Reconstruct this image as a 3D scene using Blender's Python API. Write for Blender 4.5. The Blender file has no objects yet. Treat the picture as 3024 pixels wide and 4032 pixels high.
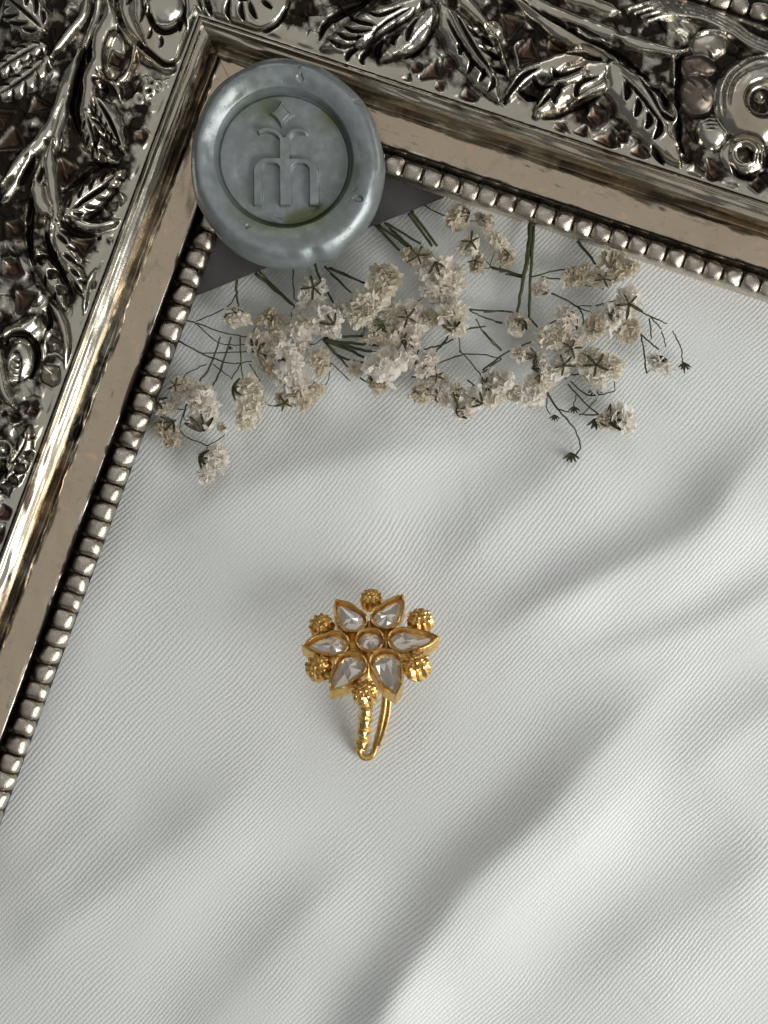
import bpy, bmesh, math, random
import numpy as np
from mathutils import Vector, Matrix, noise as mnoise

R = math.radians
S = 12.0 / 3024.0          # centimetres per photo pixel on the table (1 unit = 1 cm)
H = 21.0                   # height of the lens above the cloth
sc = bpy.context.scene
col = sc.collection
sc.unit_settings.system = 'METRIC'
sc.unit_settings.scale_length = 0.01

# ------------------------------------------------------------------ camera
cd = bpy.data.cameras.new('camera')
cam = bpy.data.objects.new('camera', cd); col.objects.link(cam)
cam.location = (0, 0, H); cam.rotation_euler = (0, 0, 0)
cd.sensor_fit = 'HORIZONTAL'; cd.sensor_width = 36; cd.lens = 36 * H / 12.0
cd.clip_start = 0.5; cd.clip_end = 1000
sc.camera = cam

# ------------------------------------------------------------------ room light
w = bpy.data.worlds.new("World"); sc.world = w; w.use_nodes = True
w.node_tree.nodes['Background'].inputs[0].default_value = (0.96, 0.99, 0.985, 1)
w.node_tree.nodes['Background'].inputs[1].default_value = 0.07
sc.view_settings.view_transform = 'Standard'; sc.view_settings.look = 'None'
sc.view_settings.exposure = 0.58; sc.view_settings.gamma = 1.0
sc.cycles.use_denoising = True
sc.cycles.max_bounces = 8


def area(name, loc, size, sy, power, color):
    l = bpy.data.lights.new(name, 'AREA'); l.shape = 'RECTANGLE'; l.size = size; l.size_y = sy
    l.energy = power; l.color = color
    o = bpy.data.objects.new(name, l); col.objects.link(o); o.location = loc
    o.rotation_euler = (-Vector(loc)).to_track_quat('-Z', 'Y').to_euler()
    return o


area('window_light', (44, -30, 24), 34, 42, 22500, (1.0, 0.99, 0.97))
area('fill_light', (-10, 80, 70), 50, 30, 5500, (0.97, 0.98, 1.0))  # weak fill lamp added on the far side, no window known there
area('ceiling_bounce', (10, 10, 130), 260, 260, 47000, (1.0, 0.965, 0.91))  # broad lamp added to supply the bounce off the unseen ceiling


# ------------------------------------------------------------------ helpers
def P(px, py, z=0.0):
    k = S * (H - z) / H
    return Vector(((px - 1512) * k, -(py - 2016) * k, z))


def tag(o, label=None, cat=None, group=None, kind=None):
    if label: o['label'] = label
    if cat: o['category'] = cat
    if group: o['group'] = group
    if kind: o['kind'] = kind
    return o


def empty(name, loc=(0, 0, 0)):
    o = bpy.data.objects.new(name, None); col.objects.link(o); o.location = loc
    o.empty_display_size = 0.3
    return o


def link(name, me, mat=None, parent=None, smooth=True):
    o = bpy.data.objects.new(name, me); col.objects.link(o)
    if mat and len(me.materials) == 0: me.materials.append(mat)
    if parent:
        o.parent = parent
        o.matrix_parent_inverse = Matrix.Translation(-Vector(parent.location))
    if smooth is not None and len(me.polygons):
        me.polygons.foreach_set('use_smooth', [smooth] * len(me.polygons))
    return o


def mesh_np(name, verts, quads):
    me = bpy.data.meshes.new(name)
    n, m = len(verts), len(quads)
    k = quads.shape[1]
    me.vertices.add(n); me.vertices.foreach_set('co', np.ascontiguousarray(verts, dtype=np.float32).ravel())
    me.loops.add(m * k); me.polygons.add(m)
    me.polygons.foreach_set('loop_start', np.arange(0, m * k, k, dtype=np.int32))
    me.loops.foreach_set('vertex_index', np.ascontiguousarray(quads, dtype=np.int32).ravel())
    me.update(calc_edges=True)
    return me


def mesh_py(name, v, f):
    me = bpy.data.meshes.new(name); me.from_pydata([tuple(a) for a in v], [], f); me.update()
    return me


def sstep(a, b, x):
    t = np.clip((x - a) / (b - a), 0, 1)
    return t * t * (3 - 2 * t)


rng = np.random.RandomState(7)
random.seed(7)


def vnoise(x, y, cell, seed=0):
    """smooth value noise on arrays, range -1..1"""
    r = np.random.RandomState(seed + 101)
    tab = r.rand(256, 256) * 2 - 1
    fx, fy = x / cell, y / cell
    ix, iy = np.floor(fx).astype(int), np.floor(fy).astype(int)
    tx, ty = fx - ix, fy - iy
    tx = tx * tx * (3 - 2 * tx); ty = ty * ty * (3 - 2 * ty)
    g = lambda a, b: tab[a % 256, b % 256]
    return (g(ix, iy) * (1 - tx) + g(ix + 1, iy) * tx) * (1 - ty) + (g(ix, iy + 1) * (1 - tx) + g(ix + 1, iy + 1) * tx) * ty


def facets(x, y, cell, seed=0, slope=1.0):
    """crumpled sheet: each voronoi cell is a tilted plane; returns height / cell, approx -1..1"""
    r = np.random.RandomState(seed + 55)
    T = r.rand(5, 128, 128)
    fx, fy = x / cell, y / cell
    ix, iy = np.floor(fx).astype(int), np.floor(fy).astype(int)
    best = np.full(x.shape, 9e9); out = np.zeros(x.shape)
    for dx in (-1, 0, 1):
        for dy in (-1, 0, 1):
            a, b = (ix + dx) % 128, (iy + dy) % 128
            cx = ix + dx + T[0][a, b]; cy = iy + dy + T[1][a, b]
            ex, ey = fx - cx, fy - cy
            dd = ex * ex + ey * ey
            h = (T[2][a, b] - .5) * 0.7 + slope * ((T[3][a, b] - .5) * ex + (T[4][a, b] - .5) * ey) * 2
            m = dd < best
            best = np.where(m, dd, best); out = np.where(m, h, out)
    return out


# ------------------------------------------------------------------ materials
class NT:
    def __init__(self, name):
        self.m = bpy.data.materials.new(name); self.m.use_nodes = True
        self.t = self.m.node_tree; self.b = self.t.nodes['Principled BSDF']

    def n(self, kind, **kw):
        nd = self.t.nodes.new(kind)
        for k, v in kw.items():
            if k in nd.inputs.keys() if isinstance(k, str) else False:
                nd.inputs[k].default_value = v
            else:
                setattr(nd, k, v)
        return nd

    def l(self, a, b): self.t.links.new(a, b)

    def coord(self): return self.n('ShaderNodeTexCoord').outputs['Object']

    def noise(self, scale, detail=4, rough=.5, vec=None):
        nd = self.n('ShaderNodeTexNoise'); nd.inputs['Scale'].default_value = scale
        nd.inputs['Detail'].default_value = detail; nd.inputs['Roughness'].default_value = rough
        self.l(vec if vec else self.coord(), nd.inputs['Vector'])
        return nd.outputs['Fac']

    def ramp(self, fac, stops):
        nd = self.n('ShaderNodeValToRGB'); e = nd.color_ramp.elements
        e[0].position, e[0].color = stops[0][0], stops[0][1] + (1,)
        e[1].position, e[1].color = stops[-1][0], stops[-1][1] + (1,)
        for p, c in stops[1:-1]:
            q = e.new(p); q.color = c + (1,)
        self.l(fac, nd.inputs[0])
        return nd.outputs[0]

    def mix(self, fac, a, b):
        nd = self.n('ShaderNodeMix', data_type='RGBA')
        for s, i in ((fac, 0), (a, 6), (b, 7)):
            if hasattr(s, 'links'): self.l(s, nd.inputs[i])
            else: nd.inputs[i].default_value = s if i == 0 else tuple(s) + (1,)
        return nd.outputs[2]

    def math(self, op, a, b=0.0, clamp=False):
        nd = self.n('ShaderNodeMath', operation=op); nd.use_clamp = clamp
        for s, i in ((a, 0), (b, 1)):
            if hasattr(s, 'links'): self.l(s, nd.inputs[i])
            else: nd.inputs[i].default_value = s
        return nd.outputs[0]

    def attr(self, name): return self.n('ShaderNodeAttribute', attribute_name=name).outputs['Fac']

    def bump(self, h, strength, dist, prev=None):
        nd = self.n('ShaderNodeBump'); nd.inputs['Strength'].default_value = strength
        nd.inputs['Distance'].default_value = dist; self.l(h, nd.inputs['Height'])
        if prev: self.l(prev, nd.inputs['Normal'])
        return nd.outputs[0]

    def set(self, **kw):
        for k, v in kw.items():
            k = {'base': 'Base Color', 'rough': 'Roughness', 'metal': 'Metallic', 'normal': 'Normal', 'coat': 'Coat Weight',
                 'coatr': 'Coat Roughness', 'spec': 'Specular IOR Level', 'trans': 'Transmission Weight', 'sheen': 'Sheen Weight',
                 'ior': 'IOR', 'aniso': 'Anisotropic', 'sss': 'Subsurface Weight'}[k]
            i = self.b.inputs[k]
            if hasattr(v, 'links'): self.l(v, i)
            else: i.default_value = (tuple(v) + (1,)) if isinstance(v, (tuple, list)) else v
        return self.m


def silver_material():
    t = NT('old_silver')
    c = t.coord()
    n1 = t.noise(1.3, 5, .6, c); n2 = t.noise(11, 4, .6, c); n3 = t.noise(40, 3, .6, c)
    clean = t.ramp(n1, [(.3, (.50, .43, .335)), (.5, (.60, .57, .49)), (.7, (.50, .49, .43))])
    tar = t.math('ADD', t.attr('tarnish'), t.math('MULTIPLY', t.math('SUBTRACT', n2, .5), .7), True)
    tar = t.math('SMOOTH_MIN', tar, 1.0) if False else tar
    tarc = t.ramp(tar, [(.25, (0, 0, 0)), (.75, (1, 1, 1))])
    k = t.mix(tarc, clean, (.030, .023, .018))
    k2 = t.mix(t.attr('brown'), k, (.085, .055, .04))
    wc = t.ramp(t.noise(2.6, 6, .7, c), [(.3, (.50, .40, .29)), (.45, (.62, .50, .37)), (.58, (.60, .47, .345)), (.70, (.84, .56, .37))])
    sx = t.n('ShaderNodeMapping'); sx.inputs['Scale'].default_value = (3, 3, 3); t.l(c, sx.inputs[0])
    fleck = t.ramp(t.noise(7, 6, .75, c), [(.57, (0, 0, 0)), (.68, (1, 1, 1))])
    wc = t.mix(t.math('MULTIPLY', fleck, .4), wc, (.20, .13, .09))
    warm = t.mix(t.attr('warm'), k2, wc)
    rough = t.math('ADD', t.math('MULTIPLY', n3, .12), t.math('ADD', t.math('MULTIPLY', t.ramp(n1, [(.35, (0, 0, 0)), (.65, (1, 1, 1))]), .10), t.math('ADD', .11, t.math('MULTIPLY', tarc, .34))))
    rough = t.math('ADD', rough, t.math('ADD', t.math('MULTIPLY', t.attr('brown'), .2), t.math('MULTIPLY', t.attr('warm'), .07)))
    nb = t.bump(n2, .08, .03); nb = t.bump(n3, .07, .012, nb)
    return t.set(base=warm, metal=1.0, rough=rough, normal=nb)


def bead_material():
    t = NT('bead_silver'); c = t.coord()
    info = t.n('ShaderNodeObjectInfo').outputs['Random']
    n2 = t.noise(10, 4, .6, c); n3 = t.noise(30, 3, .6, c)
    base = t.mix(info, (.52, .47, .40), (.62, .57, .49))
    base = t.mix(t.ramp(n2, [(.52, (0, 0, 0)), (.75, (1, 1, 1))]), base, (.16, .11, .09))
    return t.set(base=base, metal=1.0, rough=t.math('ADD', .12, t.math('MULTIPLY', n3, .18)), normal=t.bump(n3, .25, .02))


def wax_material():
    t = NT('pearl_wax'); c = t.coord()
    n1 = t.noise(.9, 4, .6, c); n2 = t.noise(5, 5, .6, c); n3 = t.noise(60, 4, .7, c)
    b = t.ramp(n1, [(.35, (.235, .26, .275)), (.5, (.215, .245, .245)), (.68, (.18, .215, .185))])
    b = t.mix(t.ramp(n2, [(.45, (0, 0, 0)), (.8, (1, 1, 1))]), b, (.31, .335, .355))
    b = t.mix(t.attr('green'), b, (.14, .165, .085))
    nb = t.bump(n2, .2, .03); nb = t.bump(n3, .1, .01, nb)
    pit = t.n('ShaderNodeTexVoronoi'); pit.inputs['Scale'].default_value = 9; t.l(c, pit.inputs['Vector'])
    pf = t.ramp(pit.outputs['Distance'], [(.05, (0, 0, 0)), (.12, (1, 1, 1))])
    nb = t.bump(pf, .25, .02, nb)
    return t.set(base=b, metal=.45, rough=t.math('ADD', .28, t.math('MULTIPLY', n2, .12)), normal=nb, spec=.6)


def gold_material():
    t = NT('yellow_gold'); n = t.noise(14, 4, .6); n2 = t.noise(60, 2)
    b = t.ramp(n, [(.35, (.72, .43, .13)), (.6, (.86, .60, .24)), (.8, (.76, .44, .17))])
    return t.set(base=b, metal=1.0, rough=t.math('ADD', .22, t.math('MULTIPLY', n, .14)), normal=t.bump(n2, .25, .012))


def stone_material():
    t = NT('foiled_stone'); n = t.noise(6, 2)
    b = t.ramp(n, [(.35, (.88, .78, .68)), (.65, (.98, .93, .87))])
    return t.set(base=b, metal=.6, rough=.07, coat=1.0, coatr=.02)


def petal_material(name, a, b):
    t = NT(name); n = t.noise(6, 3)
    t.set(base=t.ramp(n, [(.35, a), (.65, b)]), rough=.75, spec=.2)
    out = t.t.nodes['Material Output']
    tr = t.n('ShaderNodeBsdfTranslucent'); tr.inputs[0].default_value = b + (1,)
    mx = t.n('ShaderNodeMixShader'); mx.inputs[0].default_value = .42
    t.l(t.b.outputs[0], mx.inputs[1]); t.l(tr.outputs[0], mx.inputs[2]); t.l(mx.outputs[0], out.inputs[0])
    return t.m


def green_material(name, a, b):
    t = NT(name); n = t.noise(5, 3)
    return t.set(base=t.ramp(n, [(.35, a), (.65, b)]), rough=.6, spec=.3)


def cloth_material():
    t = NT('ribbed_satin')
    c = t.coord()
    sep = t.n('ShaderNodeSeparateXYZ'); t.l(c, sep.inputs[0])
    X, Y = sep.outputs[0], sep.outputs[1]
    ang = R(47)
    q = t.math('ADD', t.math('MULTIPLY', X, -math.sin(ang)), t.math('MULTIPLY', Y, math.cos(ang)))
    # the ribs swing slightly across the cloth
    lo = t.noise(.16, 2, .5, c); mid = t.noise(1.1, 3, .5, c); hi = t.noise(9, 2, .6, c)
    q = t.math('ADD', q, t.math('MULTIPLY', lo, 1.1))
    q = t.math('ADD', q, t.math('MULTIPLY', mid, .10))
    q = t.math('ADD', q, t.math('MULTIPLY', hi, .030))
    q = t.math('ADD', q, t.math('MULTIPLY', t.noise(34, 2, .6, c), .030))
    rib = t.math('SINE', t.math('MULTIPLY', q, 2 * math.pi / .063))
    # a weft crossing the ribs breaks them into threads
    r = t.math('ADD', t.math('MULTIPLY', X, math.cos(ang)), t.math('MULTIPLY', Y, math.sin(ang)))
    r = t.math('ADD', r, t.math('MULTIPLY', hi, .10))
    weft = t.math('SINE', t.math('MULTIPLY', r, 2 * math.pi / .052))
    amp = t.math('ADD', .15, t.math('MULTIPLY', t.ramp(t.noise(.55, 3, .6, c), [(.36, (0, 0, 0)), (.62, (1, 1, 1))]), .85))
    h = t.math('ADD', t.math('MULTIPLY', rib, amp), t.math('MULTIPLY', weft, .16))
    fine = t.noise(26, 3, .7, c)
    nb = t.bump(h, .23, .02); nb = t.bump(fine, .30, .02, nb)
    b = t.mix(t.noise(.5, 3, .5, c), (.715, .745, .725), (.755, .775, .765))
    return t.set(base=b, rough=.42, spec=.35, sheen=.15, normal=nb)


def dark_plate_material():
    t = NT('dark_tin'); n = t.noise(.8, 4, .6)
    return t.set(base=t.ramp(n, [(.35, (.06, .064, .07)), (.65, (.13, .115, .105))]), metal=.5, rough=t.math('ADD', .3, t.math('MULTIPLY', t.noise(9, 5, .7), .3)), normal=t.bump(t.noise(30, 4, .7), .3, .01))


M = dict(silver=silver_material(), bead=bead_material(), wax=wax_material(), gold=gold_material(), stone=stone_material(),
         petal=petal_material('white_petal', (.86, .82, .74), (.90, .87, .81)),
         petal2=petal_material('cream_petal', (.80, .75, .63), (.87, .83, .73)),
         petal3=petal_material('tan_dim_petal', (.64, .57, .44), (.75, .69, .56)),  # tan heads, and dim ones with their shade put into the colour
         petal4=petal_material('pink_petal', (.85, .78, .69), (.89, .84, .77)),
         stem=green_material('dry_stem', (.034, .046, .018), (.085, .092, .038)),
         sepal=green_material('dark_sepal', (.030, .034, .016), (.080, .072, .040)),
         cloth=cloth_material(), plate=dark_plate_material())

# ------------------------------------------------------------------ cloth
def line_dist(px, py, pts):
    """signed distance to a polyline (positive to the lower right) and t along"""
    best = np.full(px.shape, 1e9); sg = np.zeros(px.shape); tt = np.zeros(px.shape)
    pts = [np.array(p[:2], float) for p in pts]
    L = [0]
    for a, b in zip(pts, pts[1:]): L.append(L[-1] + np.hypot(*(b - a)))
    for i, (a, b) in enumerate(zip(pts, pts[1:])):
        ab = b - a; l2 = max(ab @ ab, 1e-6)
        t = np.clip(((px - a[0]) * ab[0] + (py - a[1]) * ab[1]) / l2, 0, 1)
        dx, dy = px - a[0] - t * ab[0], py - a[1] - t * ab[1]
        d = np.hypot(dx, dy); m = d < best
        best = np.where(m, d, best)
        sg = np.where(m, np.sign(ab[0] * dy - ab[1] * dx), sg)
        tt = np.where(m, (L[i] + t * math.sqrt(l2)) / max(L[-1], 1e-6), tt)
    return best, sg, tt


FOLDS = [  # line of the steep upper-left flank (photo px), half width, height cm
    ([(2780, 2480), (2480, 2740), (2279, 2932), (2060, 3169), (1823, 3387), (1641, 3624), (1513, 3825), (1385, 4040), (1230, 4330), (1000, 4700)], 105, .34),
    ([(3150, 1480), (2990, 1690), (2843, 1870), (2698, 2038), (2370, 2203), (2096, 2330), (1896, 2458), (1700, 2600)], 92, .25),
    ([(3300, 2200), (3024, 2294), (2643, 2458), (2279, 2549), (2005, 2640)], 80, .12),
    ([(2450, 1560), (2279, 1692), (1914, 1984), (1695, 2221), (1580, 2350)], 120, .17),
    ([(250, 2300), (474, 2130), (729, 1966), (1021, 1838), (1367, 1749), (1732, 1712), (2000, 1650)], 120, .22),
    ([(1450, 3260), (1312, 3387), (1021, 3660), (784, 3970), (600, 4200)], 125, .17),
    ([(1150, 2850), (1021, 2950), (600, 3296), (273, 3533), (0, 3750), (-200, 3900)], 120, .14),
    ([(3200, 3250), (2900, 3400), (2643, 3570), (2370, 3752), (2200, 3950)], 120, .10),
    ([(3250, 2650), (3000, 2750), (2700, 2950), (2550, 3100)], 110, .09),
    ([(500, 3050), (350, 3200), (100, 3420), (-100, 3560)], 90, .07),
]
xs_ = np.concatenate([np.linspace(-3200, -150, 60)[:-1], np.linspace(-150, 3180, 300), np.linspace(3180, 6200, 60)[1:]])
ys_ = np.concatenate([np.linspace(-2600, 400, 40)[:-1], np.linspace(400, 4180, 340), np.linspace(4180, 6900, 60)[1:]])
gx, gy = np.meshgrid(xs_, ys_)
nx, ny = len(xs_), len(ys_)
Z = np.zeros(gx.shape)
for pts, wd, hh in FOLDS:
    sh = wd * .95
    pts = [(x + .69 * sh, y + .72 * sh) for x, y in pts]
    if len(pts) > 2:
        q_ = []
        for i in range(len(pts) - 1):
            p0, p1, p2, p3 = [np.array(pts[max(0, min(len(pts) - 1, i + k))], float) for k in (-1, 0, 1, 2)]
            for t in (0, .25, .5, .75): q_.append(tuple(.5 * ((2 * p1) + (p2 - p0) * t + (2 * p0 - 5 * p1 + 4 * p2 - p3) * t * t + (3 * p1 - p0 - 3 * p2 + p3) * t ** 3)))
        pts = q_ + [pts[-1]]
    d, sg, tt = line_dist(gx, gy, pts)
    end = sstep(.0, .34, tt) * (1 - sstep(.66, 1., tt))
    sg = sg * (1 if (pts[-1][0] < pts[0][0]) else -1)       # +1 on the upper left side
    near = sstep(-150, 90, d * sg)
    ww = wd * 2.5 + (wd * 1.35 - wd * 2.5) * near
    Z += hh * np.exp(-(d / ww) ** 2) * end * 1.12 * (1 + .25 * vnoise(gx, gy, 300, 8))
u = (gx * .72 + gy * .69)
Z += .035 * vnoise(u, gx * .3 - gy * .3, 420, 3) + .012 * vnoise(u, gx * .3 - gy * .3, 190, 4)
# keep flat where the frame and the pin rest
Z *= 1 - np.exp(-(((gx - 1450) / 300) ** 2 + ((gy - 2580) / 330) ** 2) ** 2) * .8
fr = sstep(600, 900, (gy - (767 + (gx - 1747) * .331)) + 500)
Z = Z * fr - .05
cv = np.stack([(gx - 1512) * S, -(gy - 2016) * S, Z], -1).reshape(-1, 3)
ii = np.arange(nx * ny).reshape(ny, nx)
q = np.stack([ii[:-1, :-1], ii[1:, :-1], ii[1:, 1:], ii[:-1, 1:]], -1).reshape(-1, 4)
cloth = link('satin_cloth', mesh_np('satin_cloth', cv, q), M['cloth'])
tag(cloth, 'white ribbed satin cloth with soft diagonal folds under everything', 'cloth')

# ------------------------------------------------------------------ frame relief, traced in photo pixels
STEP = 3.0
RX0, RY0 = -60, -60
RW, RH = 1060, 900
rxx, ryy = np.meshgrid(RX0 + np.arange(RW) * STEP, RY0 + np.arange(RH) * STEP)
RZ = np.zeros((RH, RW)); RT = np.zeros((RH, RW)); RB = np.zeros((RH, RW)); RI = np.zeros((RH, RW), int)


def box(pts, pad):
    xs = [p[0] for p in pts]; ys = [p[1] for p in pts]
    x0 = max(0, int((min(xs) - pad - RX0) / STEP)); x1 = min(RW, int((max(xs) + pad - RX0) / STEP) + 2)
    y0 = max(0, int((min(ys) - pad - RY0) / STEP)); y1 = min(RH, int((max(ys) + pad - RY0) / STEP) + 2)
    if x1 <= x0 or y1 <= y0: return None
    return slice(y0, y1), slice(x0, x1)


def smoothpts(pts, n=4):
    if len(pts) < 3: return pts
    P_ = [pts[0]] + list(pts) + [pts[-1]]; out = []
    for i in range(1, len(P_) - 2):
        p0, p1, p2, p3 = [np.array(p, float) for p in P_[i - 1:i + 3]]
        for k in range(n):
            t = k / n
            out.append(tuple(.5 * ((2 * p1) + (-p0 + p2) * t + (2 * p0 - 5 * p1 + 4 * p2 - p3) * t * t + (-p0 + 3 * p1 - 3 * p2 + p3) * t ** 3)))
    out.append(tuple(pts[-1]))
    return out


def ridge(pts, w0, w1=None, h=18, fid=0, shape=.5, taper=True, moat=9):
    w1 = w0 if w1 is None else w1
    pts = smoothpts(pts); g_ = 1.3 if max(w0, w1) > 12 else 1.1; w0 *= g_; w1 *= g_
    b = box(pts, max(w0, w1) + moat + 6)
    if not b: return
    x, y = rxx[b], ryy[b]
    d, sg, t = line_dist(x, y, pts)
    ww = (w0 + (w1 - w0) * t) * (np.clip(np.sin(np.clip(t, .02, .98) * math.pi) * 2.2, .35, 1) if taper else 1)
    ww = ww * (1 + .12 * vnoise(x, y, 40, 9))
    f = 1.2 * h * np.clip(1 - (d / ww) ** 2, 0, 1) ** shape
    ins = d < ww
    RZ[b] = np.where(ins, np.maximum(f, RZ[b] * .25 + f * .75), RZ[b])
    RT[b] = np.where(ins, RT[b] * .15, np.maximum(RT[b], .75 * np.exp(-((d - ww) / moat) ** 2)))
    RB[b] = np.where(ins, 0, RB[b])
    if fid: RI[b] = np.where(ins, fid, RI[b])


def gouge(pts, w_, depth=14, tar=1.0):
    pts = smoothpts(pts)
    b = box(pts, w_ + 10)
    if not b: return
    d, sg, t = line_dist(rxx[b], ryy[b], pts)
    ww = w_ * np.clip(np.sin(np.clip(t, .02, .98) * math.pi) ** .6, .15, 1)
    f = np.clip(1 - (d / ww) ** 2, 0, 1)
    RZ[b] -= depth * f ** .7
    RZ[b] += depth * .28 * np.exp(-((d - ww * 1.35) / (w_ * .4)) ** 2)
    RT[b] = np.maximum(RT[b], tar * sstep(.0, .5, f))


def leaf(pts, W, h=20, n=5, fid=1, gl=True, gr=True, gw=7, vein=True, slant=.9):
    pts = smoothpts(pts); W *= 1.15
    b = box(pts, W + 14)
    if not b: return
    x, y = rxx[b], ryy[b]
    d, sg, t = line_dist(x, y, pts)
    env = np.clip(np.sin(np.clip(t, 0, 1) ** .8 * math.pi) ** .6, .12, 1)
    ww = W * env * (1 - .16 * np.abs(np.sin(math.pi * n * t + sg * .6)))
    f = 1.35 * h * np.clip(1 - (d / ww) ** 2.6, 0, 1) ** .6
    ins = (d < ww) & (t > .001) & (t < .999) | (d < ww * .8)
    RZ[b] = np.where(ins, np.maximum(f, .6 * f + .2 * RZ[b]), RZ[b])
    RT[b] = np.where(ins, RT[b] * .1, np.maximum(RT[b], .9 * np.exp(-((d - ww) / 10) ** 2)))
    RB[b] = np.where(ins, 0, RB[b])
    RI[b] = np.where(ins, fid, RI[b])
    L = np.array(pts, float); seg = np.hypot(*np.diff(L, axis=0).T); cum = np.concatenate([[0], np.cumsum(seg)]); tot = cum[-1]

    def at(tt):
        tt = min(max(tt, 0), 1) * tot
        i = min(np.searchsorted(cum, tt, 'right') - 1, len(seg) - 1)
        p = L[i] + (L[i + 1] - L[i]) * ((tt - cum[i]) / max(seg[i], 1e-6)); dr = (L[i + 1] - L[i]) / max(seg[i], 1e-6)
        return p, dr
    for k in range(n):
        t0 = (k + .45) / (n + .3)
        for s, on in ((-1, gl), (1, gr)):
            if not on: continue
            p, dr = at(t0); nrm = np.array([-dr[1], dr[0]]) * s
            wl = W * max(.15, math.sin(min(1, t0 + .05) ** .8 * math.pi) ** .6)
            a = p + nrm * wl * .24; c = p + nrm * wl * .60 + dr * wl * .35 * slant; e = p + nrm * wl * .84 + dr * wl * .85 * slant
            gouge([tuple(a), tuple(c), tuple(e)], gw, 13)
    if vein:
        gouge([tuple(at(v)[0]) for v in (.03, .25, .5, .75, .95)], gw * .8, 12)


def pit(x0, y0, r, depth=20, n=4, rot=None, brown=1.0):
    b = box([(x0, y0)], r + 14)
    if not b: return
    x, y = rxx[b] - x0, ryy[b] - y0
    rot = rng.rand() * 6.28 if rot is None else rot; n = rng.choice([3, 4, 5]) if n == 4 else n
    m = np.full(x.shape, -1e9)
    for i in range(n):
        a = rot + i * 2 * math.pi / n + (rng.rand() - .5) * .5
        m = np.maximum(m, (x * math.cos(a) + y * math.sin(a)) / (.8 + .2 * rng.rand()))
    f = np.clip(1 - m / r, 0, 1)
    ins = m < r
    RZ[b] = np.where(ins, -depth * np.minimum(f * 1.6, 1) + 10 * facets(x + x0, y + y0, r * .9, int(x0) % 50, .8) * f, RZ[b])
    RZ[b] += 6 * np.exp(-((m - r * 1.08) / 6) ** 2)
    RB[b] = np.where(ins, brown * sstep(0, .35, f), RB[b])
    RT[b] = np.where(ins, .35, RT[b])
    RT[b] = np.maximum(RT[b], .9 * np.exp(-((m - r) / 5) ** 2))


def dome(x0, y0, rx, ry, h, rot=0, fid=0, brown=0., pw=.5, keep=False):
    b = box([(x0, y0)], max(rx, ry) + 16)
    if not b: return
    x, y = rxx[b] - x0, ryy[b] - y0
    c, s = math.cos(rot), math.sin(rot)
    m = np.hypot((x * c + y * s) / rx, (-x * s + y * c) / ry)
    ins = m < 1
    f = h * np.clip(1 - m ** 2, 0, 1) ** pw
    RZ[b] = np.where(ins, f + (RZ[b] * .5 if keep else 0), RZ[b])
    RT[b] = np.where(ins, RT[b] * (.5 if keep else .1), np.maximum(RT[b], .9 * np.exp(-((m - 1) * min(rx, ry) / 10) ** 2)))
    RB[b] = np.where(ins, brown, RB[b])
    if fid: RI[b] = np.where(ins, fid, RI[b])


def ring(x0, y0, r, wd, h, fid=0):
    b = box([(x0, y0)], r + wd + 10)
    if not b: return
    m = np.abs(np.hypot(rxx[b] - x0, ryy[b] - y0) - r) / wd
    f = h * np.clip(1 - m ** 2, 0, 1) ** .5
    ins = m < 1
    RZ[b] = np.where(ins, f, RZ[b]); RT[b] = np.where(ins, 0, RT[b])
    if fid: RI[b] = np.where(ins, fid, RI[b])


# rough, hammered ground
RZ += 15 * facets(rxx, ryy, 58, 1, .9) + 4.5 * facets(rxx, ryy, 27, 2, 1.0)
RT += np.clip(.72 + .4 * vnoise(rxx, ryy, 70, 5) + .35 * vnoise(rxx, ryy, 24, 6), 0, 1)

# distances (px) from the inner edges of the two rails
C0 = np.array([1005., 521.])
aL, aT = R(20.3), R(18.2)
dirL = np.array([-math.sin(aL), math.cos(aL)]); nL = np.array([-math.cos(aL), -math.sin(aL)])
dirT = np.array([math.cos(aT), math.sin(aT)]); nT = np.array([math.sin(aT), -math.cos(aT)])
dd = np.maximum((rxx - C0[0]) * nL[0] + (ryy - C0[1]) * nL[1], (rxx - C0[0]) * nT[0] + (ryy - C0[1]) * nT[1])
sm = 1 - sstep(395, 450, dd + 25 * vnoise(rxx, ryy, 130, 11))      # smooth margin beside the moulding
RZ *= 1 - sm * .93; RT *= 1 - sm * .95

# --- corner bosses
dome(655, 60, 165, 215, 34, .15, fid=2, pw=.45)
ridge([(452, -20), (462, 90), (530, 185), (600, 245), (650, 280), (710, 268), (775, 225), (812, 160), (815, 70), (790, -20)], 9, h=26, fid=2, taper=False)
gouge([(470, -20), (480, 80), (545, 170), (610, 228), (655, 258), (705, 248), (760, 208), (795, 150), (800, 70), (775, -20)], 9, 18)
dome(650, 20, 80, 88, 44, 0, fid=2)
gouge([(590, 30), (600, 95), (645, 135), (700, 118), (728, 70), (735, 10)], 13, 22)
gouge([(602, 120), (598, 145), (585, 165)], 7); gouge([(636, 150), (642, 175), (632, 198)], 7)
gouge([(705, 85), (715, 110), (712, 140)], 6); gouge([(725, 60), (735, 95), (738, 135)], 6)
ridge([(500, -20), (505, 60), (535, 130), (575, 190)], 34, 12, 42, fid=2)
gouge([(525, -10), (522, 20), (508, 40)], 9); gouge([(560, 0), (570, 50), (556, 105)], 7)
dome(975, 0, 160, 128, 34, 0, fid=2, pw=.45)
gouge([(815, -10), (840, 70), (890, 118), (960, 136), (1035, 128), (1090, 98), (1125, 45), (1150, -10)], 11, 18)
for g in ([(908, 5), (899, 50), (909, 95)], [(955, 15), (953, 55), (967, 97)], [(985, 15), (996, 55), (1014, 87)], [(1032, 5), (1050, 25), (1075, 42)],
          [(925, 3), (960, 8), (1000, 0)]): gouge(g, 10, 18)
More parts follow.
